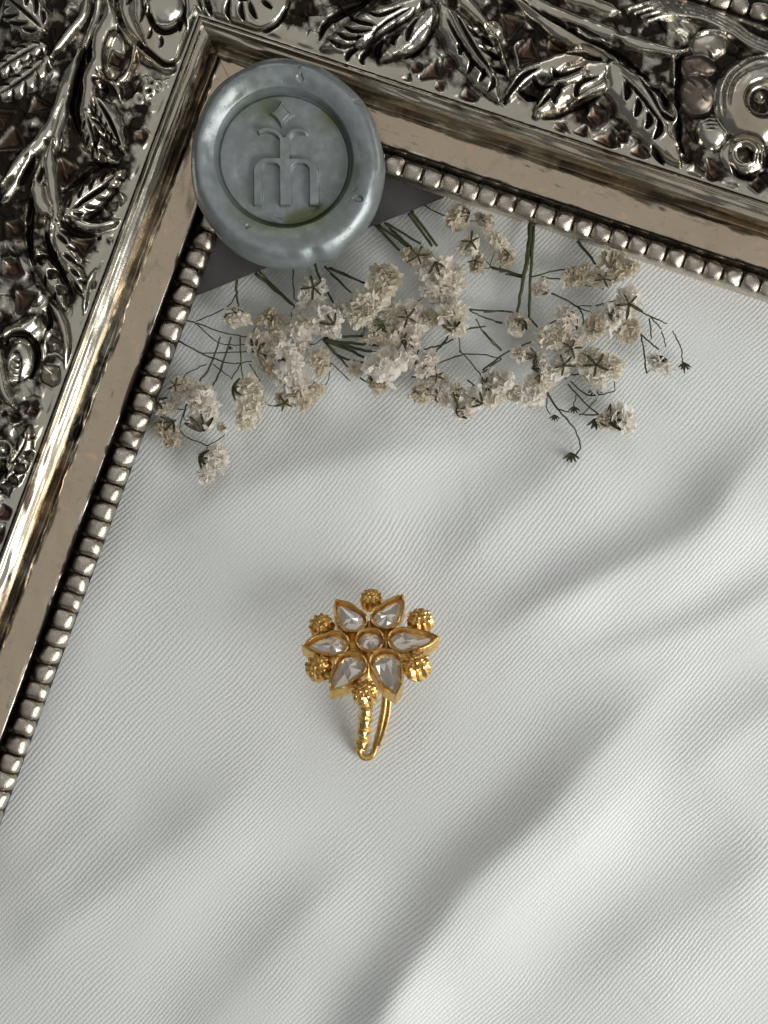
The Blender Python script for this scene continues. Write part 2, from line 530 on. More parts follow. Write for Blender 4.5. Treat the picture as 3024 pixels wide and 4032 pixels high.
# --- left rail, upper part
leaf([(180, 130), (120, 70), (50, 10), (0, -40)], 78, 24, 5, gw=9)
leaf([(185, 180), (120, 210), (50, 255), (-30, 310)], 50, 22, 5, gw=8)
leaf([(200, 225), (140, 285), (60, 345), (-40, 400)], 46, 22, 5, gw=8)
ridge([(345, -20), (335, 55), (270, 140), (205, 225)], 16, 13, 26, fid=3)
ridge([(392, -30), (385, 60), (350, 150), (320, 215)], 16, 12, 16, fid=3)
ridge([(318, 205), (290, 270), (262, 350), (238, 420), (205, 500), (150, 575), (90, 640), (10, 735)], 25, 22, 30, fid=3)
gouge([(335, 190), (318, 270), (300, 350), (292, 440), (320, 540)], 15, 20)
gouge([(405, 60), (385, 130), (360, 190), (345, 250)], 12, 18)
ridge([(425, 0), (440, 75), (398, 165), (394, 240), (365, 305), (356, 370), (342, 440), (330, 520)], 30, 26, 36, fid=3)
ridge([(395, 285), (430, 315), (463, 345), (478, 400)], 13, 9, 30, fid=3)
ridge([(462, 342), (505, 300), (530, 240), (536, 180)], 14, 9, 28, fid=3)
dome(452, 225, 38, 92, -24, .12); pit(455, 235, 36, 22)
gouge([(372, 315), (410, 340), (425, 370)], 12, 18); dome(394, 333, 16, 12, 20, .5)
leaf([(380, 390), (420, 450), (455, 520), (492, 600)], 46, 24, 5, gl=False, gw=7)
gouge([(383, 395), (415, 440), (450, 505), (478, 585)], 7, 14); gouge([(356, 418), (400, 490), (440, 540), (492, 590)], 6, 14)
leaf([(345, 450), (370, 530), (385, 590), (395, 645)], 44, 26, 3, gw=8)
gouge([(375, 500), (390, 560), (360, 600)], 9, 18)
gouge([(560, 315), (530, 360), (490, 405)], 5, 9); gouge([(560, 280), (520, 320), (478, 350)], 4, 8)
for x, y in ((585, 355), (625, 338), (665, 332), (548, 388)): ring(x, y, 17, 6, 7)
pit(150, 415, 34); pit(12, 462, 36); pit(52, 552, 46); pit(255, 672, 50, 26); pit(225, 580, 24); pit(555, 540, 30, 12); pit(452, 634, 24, 22, brown=.2)
# --- left rail, middle
ridge([(272, 385), (245, 470), (222, 550), (190, 620), (160, 700), (128, 780)], 15, 20, 28, fid=3)
ridge([(140, 612), (110, 650), (60, 730), (5, 800)], 14, 10, 22, fid=3)
gouge([(142, 615), (118, 665), (75, 735)], 11, 20)
gouge([(190, 620), (165, 700), (135, 780), (118, 870), (118, 960), (130, 1040)], 14, 22)
ridge([(212, 560), (203, 636), (210, 708), (218, 774), (226, 824), (222, 870), (219, 915), (236, 975), (272, 1050), (322, 1150)], 26, 15, 36, fid=3)
ridge([(150, 720), (165, 800), (205, 850)], 24, 30, 30, fid=3)
leaf([(262, 850), (330, 800), (410, 740), (492, 672)], 56, 26, 5, gw=8)
gouge([(300, 830), (350, 790), (440, 730)], 10, 18); gouge([(318, 885), (390, 830), (480, 722)], 8, 18)
gouge([(340, 640), (420, 650), (480, 640)], 10, 16); gouge([(240, 765), (300, 720), (370, 665), (440, 640)], 10, 18)
for x, y in ((489, 784), (447, 815), (420, 842)): pit(x, y, 17, 16, brown=.1)
ridge([(285, 868), (350, 895), (420, 890), (480, 865)], 16, 10, 26, fid=3)
gouge([(240, 862), (275, 905), (330, 930), (400, 940)], 14, 20)
leaf([(225, 880), (248, 960), (290, 1060), (330, 1165)], 40, 24, 4, gl=True, gr=False, gw=8, vein=False)
for g in ([(226, 925), (250, 945), (272, 968)], [(255, 1005), (280, 1022), (306, 1042)], [(280, 1060), (300, 1078), (322, 1098)], [(292, 1112), (310, 1135), (328, 1158)]): gouge(g, 9, 16)
gouge([(178, 905), (200, 985), (245, 1080), (285, 1170)], 11, 22)
leaf([(150, 980), (185, 1060), (225, 1130), (258, 1215)], 38, 32, 3, gw=10, vein=False)
for x, y in ((213, 1085), (250, 1145), (172, 1030)): pit(x, y, 17, 18, brown=.1)
pit(452, 950, 26, 18); pit(378, 1125, 22, 16); pit(330, 965, 34, 20); pit(412, 1052, 16, 12, brown=.1); pit(60, 900, 44); pit(50, 1060, 42); pit(95, 1180, 40)
ridge([(380, 1060), (352, 1110), (340, 1170), (332, 1240)], 9, 6, 18, fid=3)
# --- left rail, lower
dome(112, 1302, 74, 54, 38, -.5, fid=2)
ridge([(10, 1330), (60, 1310), (120, 1285), (150, 1250)], 26, 22, 40, fid=2)
gouge([(20, 1360), (55, 1325), (105, 1322), (140, 1360), (146, 1425), (118, 1490)], 14, 26)
dome(80, 1420, 52, 80, 30, .15, fid=2)
dome(60, 1455, 26, 60, 20, .2, brown=.3)
for i in range(5): gouge([(30 + i * 5, 1500 - i * 22), (60 + i * 4, 1512 - i * 22), (85 + i * 3, 1505 - i * 22)], 5, 9, .7)
ridge([(8, 1380), (0, 1440), (20, 1540), (60, 1600)], 20, 16, 30, fid=3)
ridge([(200, 1195), (238, 1250), (262, 1330), (268, 1420), (258, 1480)], 14, 11, 22, fid=3)
gouge([(178, 1205), (196, 1260), (188, 1330), (150, 1352)], 9, 18)
ridge([(205, 1290), (180, 1345), (170, 1420)], 8, 6, 14)
pit(216, 1362, 30, 22, 5, brown=.4); pit(205, 1480, 42, 30, 5, brown=.1); pit(128, 1620, 22)
ridge([(185, 1402), (225, 1395), (255, 1420)], 7, 5, 14)
leaf([(30, 1850), (80, 1790), (110, 1730), (120, 1680)], 36, 22, 3, gw=7)
leaf([(-20, 1960), (30, 1900), (100, 1830), (150, 1770)], 34, 22, 4, gw=7)
ring(15, 1770, 34, 8, 20, 2); dome(10, 1770, 20, 20, 22, fid=2)
pit(130, 1800, 20, 18, brown=.2); pit(82, 1848, 20, 18, brown=.1); pit(58, 1892, 18, 16, brown=.1); pit(28, 1925, 18, 16, brown=.1)
pit(20, 2020, 34); pit(5, 2120, 30); pit(60, 1640, 28)
# --- top rail, first spray
gouge([(1258, 162), (1278, 105), (1335, 62), (1420, 20), (1470, -10)], 16, 24)
leaf([(1660, 10), (1560, 60), (1450, 110), (1340, 165), (1270, 200)], 62, 26, 5, gl=True, gr=False, gw=4, vein=False)
for g in ([(1378, 72), (1417, 98), (1478, 112)], [(1346, 101), (1390, 135), (1462, 130)], [(1322, 132), (1365, 162), (1430, 154)],
          [(1288, 160), (1340, 190), (1400, 178)], [(1440, 45), (1490, 72), (1590, 33)]): gouge(g, 10, 20)
gouge([(1625, 38), (1530, 92), (1450, 158)], 7, 16); gouge([(1640, 62), (1560, 112), (1430, 186)], 8, 18)
leaf([(1705, 40), (1660, 110), (1590, 180), (1495, 246)], 50, 30, 3, gl=False, gr=False, vein=False)
for g in ([(1650, 78), (1612, 128), (1602, 190)], [(1578, 138), (1548, 165), (1552, 195)], [(1496, 240), (1486, 200), (1512, 160)],
          [(1432, 256), (1426, 228), (1462, 190)], [(1364, 256), (1372, 215), (1412, 190)]): gouge(g, 11, 20)
ridge([(1702, 28), (1694, 80), (1640, 140), (1598, 188), (1500, 246)], 10, 7, 38, fid=1)
gouge([(1495, 252), (1570, 232), (1640, 205), (1690, 145), (1716, 60)], 9, 22)
pit(1706, 285, 36); pit(1592, 330, 32); pit(1845, 390, 42); pit(1640, 270, 24, 14); pit(1770, 250, 26, 16); pit(1730, 345, 24, 12)
ridge([(1735, -20), (1745, 60), (1780, 130)], 26, 12, 26, fid=3)
leaf([(1735, 30), (1800, 140), (1870, 245), (1960, 400)], 66, 26, 5, gl=False, gr=False, vein=False)
ridge([(1768, 52), (1808, 140), (1868, 230), (1930, 312)], 10, 7, 38, fid=1)
gouge([(1750, 70), (1790, 150), (1850, 240), (1925, 325)], 7, 16); gouge([(1790, 50), (1832, 140), (1885, 225), (1945, 305)], 7, 16)
for g in ([(1840, 108), (1860, 130), (1880, 135)], [(1855, 148), (1895, 150), (1942, 182)], [(1880, 195), (1925, 215), (1972, 238)], [(1925, 268), (1960, 280), (1998, 296)],
          [(1800, 185), (1812, 205), (1808, 228)], [(1838, 296), (1856, 268), (1850, 240)], [(1882, 335), (1902, 305), (1900, 278)],
          [(1915, 372), (1940, 345), (1938, 305)], [(1985, 412), (2000, 385), (2002, 360)]): gouge(g, 11, 20)
ridge([(1790, -20), (1850, 30), (1900, 90), (1958, 165)], 26, 12, 28, fid=3)
ridge([(1956, 160), (1976, 230), (2004, 312)], 8, 6, 34, fid=1)
dome(1940, 116, 26, 14, 18, .8); ring(1940, 116, 24, 6, 20)
pit(2010, 98, 38); pit(2082, 205, 40); pit(2192, 180, 40)
# --- top rail, long stems and second spray
ridge([(1990, -10), (2085, 48), (2180, 128), (2280, 180), (2390, 245), (2470, 300)], 22, 26, 34, fid=3)
ridge([(2030, -25), (2190, 55), (2320, 105), (2470, 165)], 20, 22, 26, fid=3)
gouge([(2050, 15), (2180, 95), (2300, 160), (2440, 220), (2560, 320)], 14, 24)
ridge([(2200, -30), (2360, 30), (2440, 55)], 26, 20, 24, fid=3)
ridge([(2062, 160), (2024, 190), (2036, 245), (2040, 290)], 9, 7, 24, fid=3)
leaf([(2395, 255), (2290, 235), (2180, 262), (2070, 300), (1990, 400)], 42, 26, 4, gl=False, gr=False, vein=False)
leaf([(2400, 262), (2300, 310), (2200, 370), (2108, 462)], 66, 30, 4, gl=False, gr=False, vein=False)
gouge([(2118, 278), (2045, 318), (1982, 412)], 13, 24)
gouge([(2305, 298), (2200, 350), (2112, 438)], 13, 22)
for g in ([(2095, 310), (2122, 345), (2178, 352)], [(2350, 312), (2275, 340), (2262, 402)], [(2205, 368), (2178, 395), (2182, 420)], [(2170, 280), (2200, 305), (2290, 275)],
          [(2040, 360), (2080, 385), (2120, 390)], [(2220, 220), (2290, 225), (2370, 245)], [(2420, 275), (2405, 340), (2410, 400)]): gouge(g, 11, 20)
ridge([(2412, 275), (2380, 340), (2300, 380), (2240, 420)], 18, 10, 40, fid=1)
ridge([(2300, 300), (2220, 330), (2170, 330)], 14, 8, 36, fid=1)
gouge([(2108, 465), (2185, 462), (2262, 428), (2375, 372)], 8, 18)
leaf([(2400, 262), (2470, 360), (2560, 480), (2670, 650)], 86, 32, 5, gl=False, gr=False, vein=False)
gouge([(2445, 308), (2520, 400), (2605, 512)], 8, 18); gouge([(2500, 290), (2555, 380), (2615, 490)], 7, 16)
for g in ([(2456, 330), (2466, 370), (2456, 408)], [(2502, 398), (2508, 435), (2494, 472)], [(2542, 452), (2552, 486), (2536, 518)], [(2584, 478), (2592, 520), (2566, 560)]): gouge(g, 14, 24)
for g in ([(2535, 335), (2575, 365), (2615, 398), (2622, 415)], [(2592, 450), (2618, 472), (2645, 480)], [(2560, 575), (2585, 610), (2615, 650)]): gouge(g, 12, 20)
ridge([(2632, 405), (2655, 470), (2632, 520), (2650, 560)], 10, 8, 36, fid=1)
gouge([(2664, 440), (2672, 500), (2668, 560), (2700, 605)], 12, 22)
pit(2352, 462, 40); pit(2205, 518, 38); pit(2392, 560, 40); pit(2515, 612, 40); pit(2452, 540, 26); pit(2290, 520, 22, 14); pit(2420, 640, 22, 12)
# --- right end
ridge([(2420, 150), (2540, 185), (2660, 212), (2710, 195)], 24, 13, 30, fid=3)
ridge([(2645, 225), (2648, 280), (2650, 335)], 9, 7, 26, fid=3)
gouge([(2700, 208), (2672, 240), (2672, 330), (2665, 440)], 14, 24)
dome(2790, 178, 74, 56, 28, 0, fid=4, brown=.45); dome(2745, 262, 72, 44, 26, 0, fid=4, brown=.85); dome(2742, 370, 74, 80, 30, 0, fid=4, brown=.8)
RZ[box([(2740, 300)], 100)] += 6 * facets(rxx, ryy, 30, 8)[box([(2740, 300)], 100)]
ridge([(2735, 150), (2780, 132), (2890, 145)], 10, 8, 34, fid=3)
for o_ in (0, 1, 2, 3):
    ridge([(2470 + o_ * 25, 38 + o_ * 16), (2600 + o_ * 15, 12 + o_ * 18), (2740 + o_ * 8, 36 + o_ * 16), (2870, 88 + o_ * 18), (2960, 150 + o_ * 16), (3080, 190 + o_ * 16)], 12, 10, 28, fid=3)
dome(2805, 520, 62, 66, 30, .4, fid=4)
for i in range(4): gouge([(2755 + i * 4, 470 + i * 15), (2790, 462 + i * 16), (2830, 468 + i * 15)], 5, 10)
dome(2990, 400, 184, 178, 56, 0, fid=2, pw=.42)
b_ = box([(2990, 400)], 130)
m_ = np.hypot(rxx[b_] - 2994, ryy[b_] - 402)
RZ[b_] -= 44 * (1 - sstep(52, 84, m_)); RT[b_] = np.maximum(RT[b_], .8 * (1 - sstep(44, 60, m_)))
RZ[b_] += 8 * facets(rxx, ryy, 30, 18)[b_] * (1 - sstep(40, 56, m_))
dome(2988, 388, 20, 20, 34, 0, fid=2)
for g in ([(2842, 470), (2838, 390), (2868, 310), (2930, 255)], [(2862, 440), (2862, 380), (2890, 320), (2960, 270)], [(2905, 268), (2960, 240), (3030, 232)], [(2930, 292), (2980, 268), (3030, 262)]): gouge(g, 8, 13, .6)
dome(2925, 612, 88, 74, 26, 0, fid=2); ring(2925, 612, 46, 15, 34, 2); pit(2925, 615, 26, 20, 5, brown=.1)
for i in range(5): gouge([(2955 + i * 17, 600), (2952 + i * 17, 650)], 6, 14)
gouge([(2870, 640), (2910, 690), (2970, 700), (3010, 672)], 10, 20)
pit(2812, 680, 44); pit(2735, 690, 40, 12, brown=.3); pit(2985, 730, 30); pit(2860, 750, 30, 12)

# soften the hammered edges a little and add fine dents
def blur(A):
    B = np.pad(A, 1, mode='edge')
    return (B[1:-1, 1:-1] * 4 + B[:-2, 1:-1] * 2 + B[2:, 1:-1] * 2 + B[1:-1, :-2] * 2 + B[1:-1, 2:] * 2 + B[:-2, :-2] + B[2:, 2:] + B[:-2, 2:] + B[2:, :-2]) / 16
RZ = blur(blur(RZ)); RT = blur(RT); RB = blur(RB)
RZ += 7.0 * vnoise(rxx, ryy, 130, 15) + 4.0 * vnoise(rxx, ryy, 60, 12) + 1.6 * vnoise(rxx, ryy, 26, 13)


def sample(A, px, py, nearest=False):
    # past the traced stretch the pattern mirrors back
    W_, H_ = (RW - 2) * STEP, (RH - 2) * STEP
    fx = np.abs(px - RX0); fy = np.abs(py - RY0)
    fx = W_ - np.abs(W_ - fx); fy = H_ - np.abs(H_ - fy)
    fx = np.clip(fx / STEP, 0, RW - 2); fy = np.clip(fy / STEP, 0, RH - 2)
    if nearest: return A[np.round(fy).astype(int), np.round(fx).astype(int)]
    ix, iy = fx.astype(int), fy.astype(int); tx, ty = fx - ix, fy - iy
    return (A[iy, ix] * (1 - tx) + A[iy, ix + 1] * tx) * (1 - ty) + (A[iy + 1, ix] * (1 - tx) + A[iy + 1, ix + 1] * tx) * ty


# ------------------------------------------------------------------ frame body
PROF = np.array([(0, -.05), (1, .10), (3, .32), (12, .43), (20, .45), (28, .40), (78, .38), (84, .40), (100, .44), (104, .56), (109, .665), (115, .685),
                 (228, .74), (233, .735), (240, .66), (248, .62), (258, .68), (275, .86), (295, .99), (318, 1.07), (338, 1.10), (346, 1.16), (352, 1.185), (358, 1.15),
                 (366, 1.10), (380, 1.11), (460, 1.15), (580, 1.22), (700, 1.25), (820, 1.25), (940, 1.20), (1010, 1.08), (1030, .98), (1045, .88), (1110, .86), (1118, .84), (1128, .70), (1134, .30), (1136, -.05)])
kz = lambda z: (H - z) / H
A_ = 1128.0
Z_IN = .30
d_arr = np.unique(np.concatenate([np.arange(0, 30, 2.5), np.arange(30, 100, 6), np.arange(100, 130, 2.5), np.arange(130, 1010, 4), np.arange(1010, 1136.1, 5), [1136.]]))
z_arr = np.interp(d_arr, PROF[:, 0], PROF[:, 1])
ker = np.array([1, 2, 1]) / 4.
z_s = np.convolve(np.pad(z_arr, 1, mode='edge'), ker, 'valid'); z_s[0] = -.05; z_s[-1] = -.05
A_L, A_T = 997., 1260.      # distance (px) from the optical axis to each rail's inner edge


def offs(d, z, A):
    return S * ((d + A) * kz(z) - A * kz(Z_IN))


def dist_arr(A):
    D = offs(d_arr, np.clip(z_s, .30, 9), A); D[0] = 0
    D = np.maximum.accumulate(D + np.arange(len(D)) * 1e-5)
    D[0] = .05                # the foot of the rail is cut back a little
    return D


DL_arr, DT_arr = dist_arr(A_L), dist_arr(A_T)
DL_arr = DL_arr + .32 * sstep(700, 1000, d_arr)      # the left rail is a little broader
Cw = np.array(P(C0[0], C0[1], Z_IN))[:2]


def w2(v): return np.array([v[0], -v[1]])


nLw, nTw, dLw, dTw = w2(nL), w2(nT), w2(dirL), w2(dirT)
MI = np.linalg.inv(np.array([nLw, nTw]))

frame = empty('photo_frame', tuple(P(1500, 200, 0)))
tag(frame, 'ornate old silver picture frame corner with embossed leaves and beaded inner edge', 'picture frame')


def build_rail(dw, tlen, seed):
    t_arr = np.arange(0, tlen, .016)
    base = (MI @ np.array([DL_arr, DT_arr])).T
    T_ = np.repeat(t_arr[None, :], len(d_arr), 0)
    dpx = np.repeat(d_arr[:, None], len(t_arr), 1); zz = np.repeat(z_s[:, None], len(t_arr), 1)
    X = Cw[0] + base[:, :1] + T_ * dw[0]; Y = Cw[1] + base[:, 1:] + T_ * dw[1]
    k = S * kz(zz)
    px, py = X / k + 1512, 2016 - Y / k
    tp = T_ / S
    if seed < 40: pass
    if seed > 40: zz = zz + .13 * sstep(88, 94, dpx) * (1 - sstep(98, 107, dpx))
    emb = sstep(372, 395, dpx) * (1 - sstep(1000, 1022, dpx))
    rel = sample(RZ, px, py)
    zz = zz + rel * S * emb
    # dents and waver along the plain mouldings
    pl = 1 - sstep(360, 372, dpx)
    cove = sstep(236, 250, dpx) * (1 - sstep(350, 362, dpx))
    zz += pl * S * (1.4 * vnoise(tp, dpx * 2, 160, seed) + .7 * vnoise(tp, dpx * 3, 60, seed + 1)) * sstep(2, 20, dpx)
    zz += cove * S * (5 * vnoise(tp, dpx * 5, 240, seed + 2) + 3.2 * vnoise(tp, dpx * 7, 90, seed + 3))
    zz += sstep(116, 126, dpx) * (1 - sstep(222, 232, dpx)) * S * (3.4 * vnoise(tp, dpx, 90, seed + 4))
    edge = np.exp(-((dpx - 236 - 7 * vnoise(tp, dpx * 0, 70, seed + 6)) / 9) ** 2)
    zz += edge * S * 5 * vnoise(tp, dpx * 2, 28, seed + 5)
    tar = np.zeros_like(zz)
    tar += emb * sample(RT, px, py)
    tar = np.maximum(tar, (1 - sstep(102, 107, dpx)) * sstep(76, 88, dpx) * (1.0 if seed < 40 else .35))
    tar = np.maximum(tar, (1 - sstep(76, 90, dpx)) * sstep(20, 30, dpx) * .7)
    tar = np.maximum(tar, np.exp(-((dpx - 107) / (5 + 12 * np.abs(vnoise(tp, dpx * 0, 45, seed + 7)))) ** 2) * .8)
    tar = np.maximum(tar, np.exp(-((dpx - 243 - 8 * vnoise(tp, dpx * 0, 90, seed + 8)) / (8 + 10 * np.clip(vnoise(tp, dpx * 0, 130, seed + 9), 0, 1))) ** 2) * (.6 + .5 * np.clip(vnoise(tp, dpx * 0, 110, seed + 10) + .3, 0, 1)))
    tar = np.maximum(tar, np.exp(-((dpx - 364) / 4.5) ** 2) * .95)
    tar = np.maximum(tar, cove * np.clip(vnoise(tp, dpx * 4, 170, seed + 13) * 1.2 + .6 * vnoise(tp, dpx * 3, 50, seed + 14) - (.22 if seed < 40 else .4), 0, 1) * .9)
    tar = np.maximum(tar, sstep(1010, 1030, dpx) * .85)
    bnd = sstep(106, 112, dpx) * (1 - sstep(228, 236, dpx))
    ed = np.clip(1 - np.minimum(dpx - 108, 232 - dpx) / (26 + 18 * vnoise(tp, dpx * 0, 150, seed + 21)), 0, 1)
    tar = np.maximum(tar, bnd * np.clip(ed * 1.1 + .75 * vnoise(tp, dpx * 5, 95, seed + 22) + .4 * vnoise(tp, dpx * 4, 32, seed + 23) - .35, 0, .9))
    if seed < 40: tar = np.maximum(tar, (1 - sstep(14, 26, dpx)) * 1.0)
    br = emb * sample(RB, px, py)
    warm = sstep(116, 122, dpx) * (1 - sstep(226, 234, dpx)) * .8
    warm *= 1 - .85 * np.clip(tar, 0, 1)
    warm = np.maximum(warm, (1 - sstep(10, 26, dpx)) * .55)
    warm = np.maximum(warm, cove * np.clip(.15 + .5 * vnoise(tp, dpx * 3, 260, seed + 15) + (.35 if seed > 40 else 0), 0, .8))
    if seed < 40: warm = warm * sstep(30, 60, dpx)
    fid = sample(RI, px, py, True) * (emb > .98)
    return np.stack([X, Y, zz], -1), tar, br, warm, fid


def grid_normals(V, flip):
    du = np.gradient(V, axis=0); dv = np.gradient(V, axis=1)
    n = np.cross(du, dv)
    n /= np.linalg.norm(n, axis=-1, keepdims=True) + 1e-12
    return -n if flip else n


def emit_part(name, V, N, attrs, qsel, mat, parent, flip, label=None, kind=None):
    nv = V.shape[0] * V.shape[1]
    idx = np.arange(nv).reshape(V.shape[:2])
    Q = np.stack([idx[:-1, :-1], idx[1:, :-1], idx[1:, 1:], idx[:-1, 1:]], -1)[qsel]
    if len(Q) == 0: return None
    if flip: Q = Q[:, ::-1]
    used = np.unique(Q); remap = np.zeros(nv, dtype=np.int64); remap[used] = np.arange(len(used))
    me = mesh_np(name, V.reshape(-1, 3)[used], remap[Q])
    for an, arr in attrs.items():
        a = me.attributes.new(an, 'FLOAT', 'POINT'); a.data.foreach_set('value', arr.reshape(-1)[used].astype(np.float32))
    o = link(name, me, mat, parent)
    me.normals_split_custom_set_from_vertices(N.reshape(-1, 3)[used])
    if label: o['label'] = label
    if kind: o['kind'] = kind
    return o


def components(mask):
    """label connected quads of a boolean grid, by iterated minimum"""
    lab = np.where(mask, np.arange(mask.size).reshape(mask.shape) + 1, 0)
    for _ in range(400):
        old = lab.copy()
        for ax in (0, 1):
            for s in (1, -1):
                sh = np.roll(lab, s, ax)
                if ax == 0: (sh.__setitem__((0 if s == 1 else -1,), 0))
                else: sh[:, 0 if s == 1 else -1] = 0
                lab = np.where(mask & (sh > lab), sh, lab)
        if (lab == old).all(): break
    return lab


FN = {1: 'acanthus_leaf', 2: 'flower_boss', 3: 'vine_scroll', 4: 'fruit'}
for dw, tlen, seed in ((dLw, 15.0, 21), (dTw, 11.5, 61)):
    V, tar, br, warm, fid = build_rail(dw, tlen, seed)
    flip = seed == 21
    N = grid_normals(V, flip)
    if N[..., 2].mean() < 0:
        N = -N
    # make winding agree with the normals
    a, b_, c = V[60, 60], V[61, 60], V[61, 61]
    fl = np.cross(b_ - a, c - b_)[2] < 0
    at = dict(tarnish=tar, brown=br, warm=warm)
    dq = d_arr[:-1][:, None] + np.zeros(V.shape[1] - 1)[None, :]
    fq = fid[:-1, :-1]
    for nm, lo, hi in (('inner_lip', -1, 107), ('flat_band', 107, 232), ('cove_moulding', 232, 365), ('outer_rim', 1010, 2000)):
        emit_part(nm, V, N, at, (dq >= lo) & (dq < hi), M['silver'], frame, fl)
    ground = (dq >= 365) & (dq < 1010)
    for f_, nm in FN.items():
        m = ground & (fq == f_)
        lab = components(m)
        ids, cnt = np.unique(lab[lab > 0], return_counts=True)
        for i_, c_ in zip(ids, cnt):
            if c_ < 260: continue
            sel = lab == i_
            emit_part(nm, V, N, at, sel, M['silver'], frame, fl)
            ground &= ~sel
    emit_part('embossed_ground', V, N, at, ground, M['silver'], frame, fl)


# beads on the inner and outer edges
def bead_mesh(name, seed, ex=.62):
    r = random.Random(seed); v = []; f = []
    nu, nv_ = 20, 13
    sp = lambda x, e: math.copysign(abs(x) ** e, x)
    for j in range(1, nv_):
        ph = math.pi * j / nv_
        for i in range(nu):
            th = 2 * math.pi * i / nu
            # axis along x (the rail), barrel shaped
            x = sp(math.cos(ph), .50); rr = sp(math.sin(ph), ex)
            y, z = rr * sp(math.cos(th), .85), rr * sp(math.sin(th), .85)
            d = 1 + .05 * math.sin(th * 3 + seed) * r.random() + .03 * (r.random() - .5)
            v.append((x * .98, y * d, z * d))
    planes = []
    for k in range(3):
        p_ = Vector((r.uniform(-.9, .9), r.uniform(-1, 1), r.uniform(.1, 1))).normalized(); planes.append((p_, r.uniform(.92, .99)))
    vv = []
    for p in v:
        q_ = Vector(p)
        for p_, lim in planes:
            e_ = q_.dot(p_) - lim
            if e_ > 0: q_ -= p_ * e_ * .85
        vv.append(tuple(q_))
    v = vv
    n = len(v); v += [(-1 * -1 * .98, 0, 0), (-.98, 0, 0)]
    for j in range(nv_ - 2):
        for i in range(nu):
            a, b = j * nu + i, j * nu + (i + 1) % nu
            f.append((a, a + nu, b + nu, b))
    for i in range(nu):
        f.append((n, i, (i + 1) % nu)); f.append((n + 1, (nv_ - 2) * nu + (i + 1) % nu, (nv_ - 2) * nu + i))
    me = mesh_py(name, v, f)
    bm = bmesh.new(); bm.from_mesh(me); bmesh.ops.recalc_face_normals(bm, faces=bm.faces); bm.to_mesh(me); bm.free()
    return me


bead_me = [bead_mesh('bead', k, .50) for k in range(9)]
for m_ in bead_me: m_.materials.append(M['bead'])


def place_beads(dw, nw, d_px, zc, rad, pitch, t0, t1, flatten=None):
    zz = zc + rad * .5
    off = MI @ np.array([offs(d_px, zz, A_L), offs(d_px, zz, A_T)])
    t = t0; i = 0
    while t < t1:
        px = Cw + off + dw * t
        o = link('bead', bead_me[random.randrange(9)], None, frame)
        rx = pitch * .505 * random.uniform(.93, 1.03)
        ry = rad * random.uniform(.93, 1.05)
        rz = rad * .88 * random.uniform(.9, 1.05)
        if flatten: rz *= flatten(t)
        o.location = (px[0], px[1], zc + random.uniform(-.01, .01))
        o.rotation_euler = (random.uniform(-.15, .15), random.uniform(-.05, .05), math.atan2(dw[1], dw[0]) + random.uniform(-.05, .05))
        o.scale = (rx, ry, rz)
        t += pitch * random.uniform(.97, 1.03); i += 1


place_beads(dLw, nLw, 47, .46, .172, .292, .25, 14.6)
place_beads(dTw, nTw, 49, .46, .156, .298, .25, 11.2, lambda t: .8 if t < 4.2 else 1.0)
place_beads(dTw, nTw, 1076, .95, .15, .30, 3.0, 11.2)

# dark triangular plate in the inner corner of the frame
pts = [(762, 1168), (1752, 776), (C0[0] + 5, C0[1] + 5)]
pv = [P(x, y, .24) for x, y in pts]; mid = (pv[0] + pv[1] + pv[2]) / 3
pv2 = [mid + (p - mid) * 1.0 for p in pv]
bm = bmesh.new()
top = [bm.verts.new((p.x, p.y, .25)) for p in pv2]; bot = [bm.verts.new((p.x, p.y, .205)) for p in pv2]
bm.faces.new(top); bm.faces.new(bot[::-1])
for i in range(3): bm.faces.new((top[i], bot[i], bot[(i + 1) % 3], top[(i + 1) % 3]))
bmesh.ops.recalc_face_normals(bm, faces=bm.faces)
bmesh.ops.bevel(bm, geom=bm.edges[:], offset=.012, segments=2, affect='EDGES')
me = bpy.data.meshes.new('corner_plate'); bm.to_mesh(me); bm.free()
link('corner_plate', me, M['plate'], frame, smooth=False)

# ------------------------------------------------------------------ wax seal
seal = empty('wax_seal', tuple(P(1133, 652, 0.86)))
tag(seal, 'round grey blue pearl wax seal stamped with a star over an arched monogram', 'wax seal')
SC = np.array([1120., 631.]); RI_X, RI_Y = 258., 248.
NTH = 640
th = np.linspace(0, 2 * math.pi, NTH, endpoint=False)


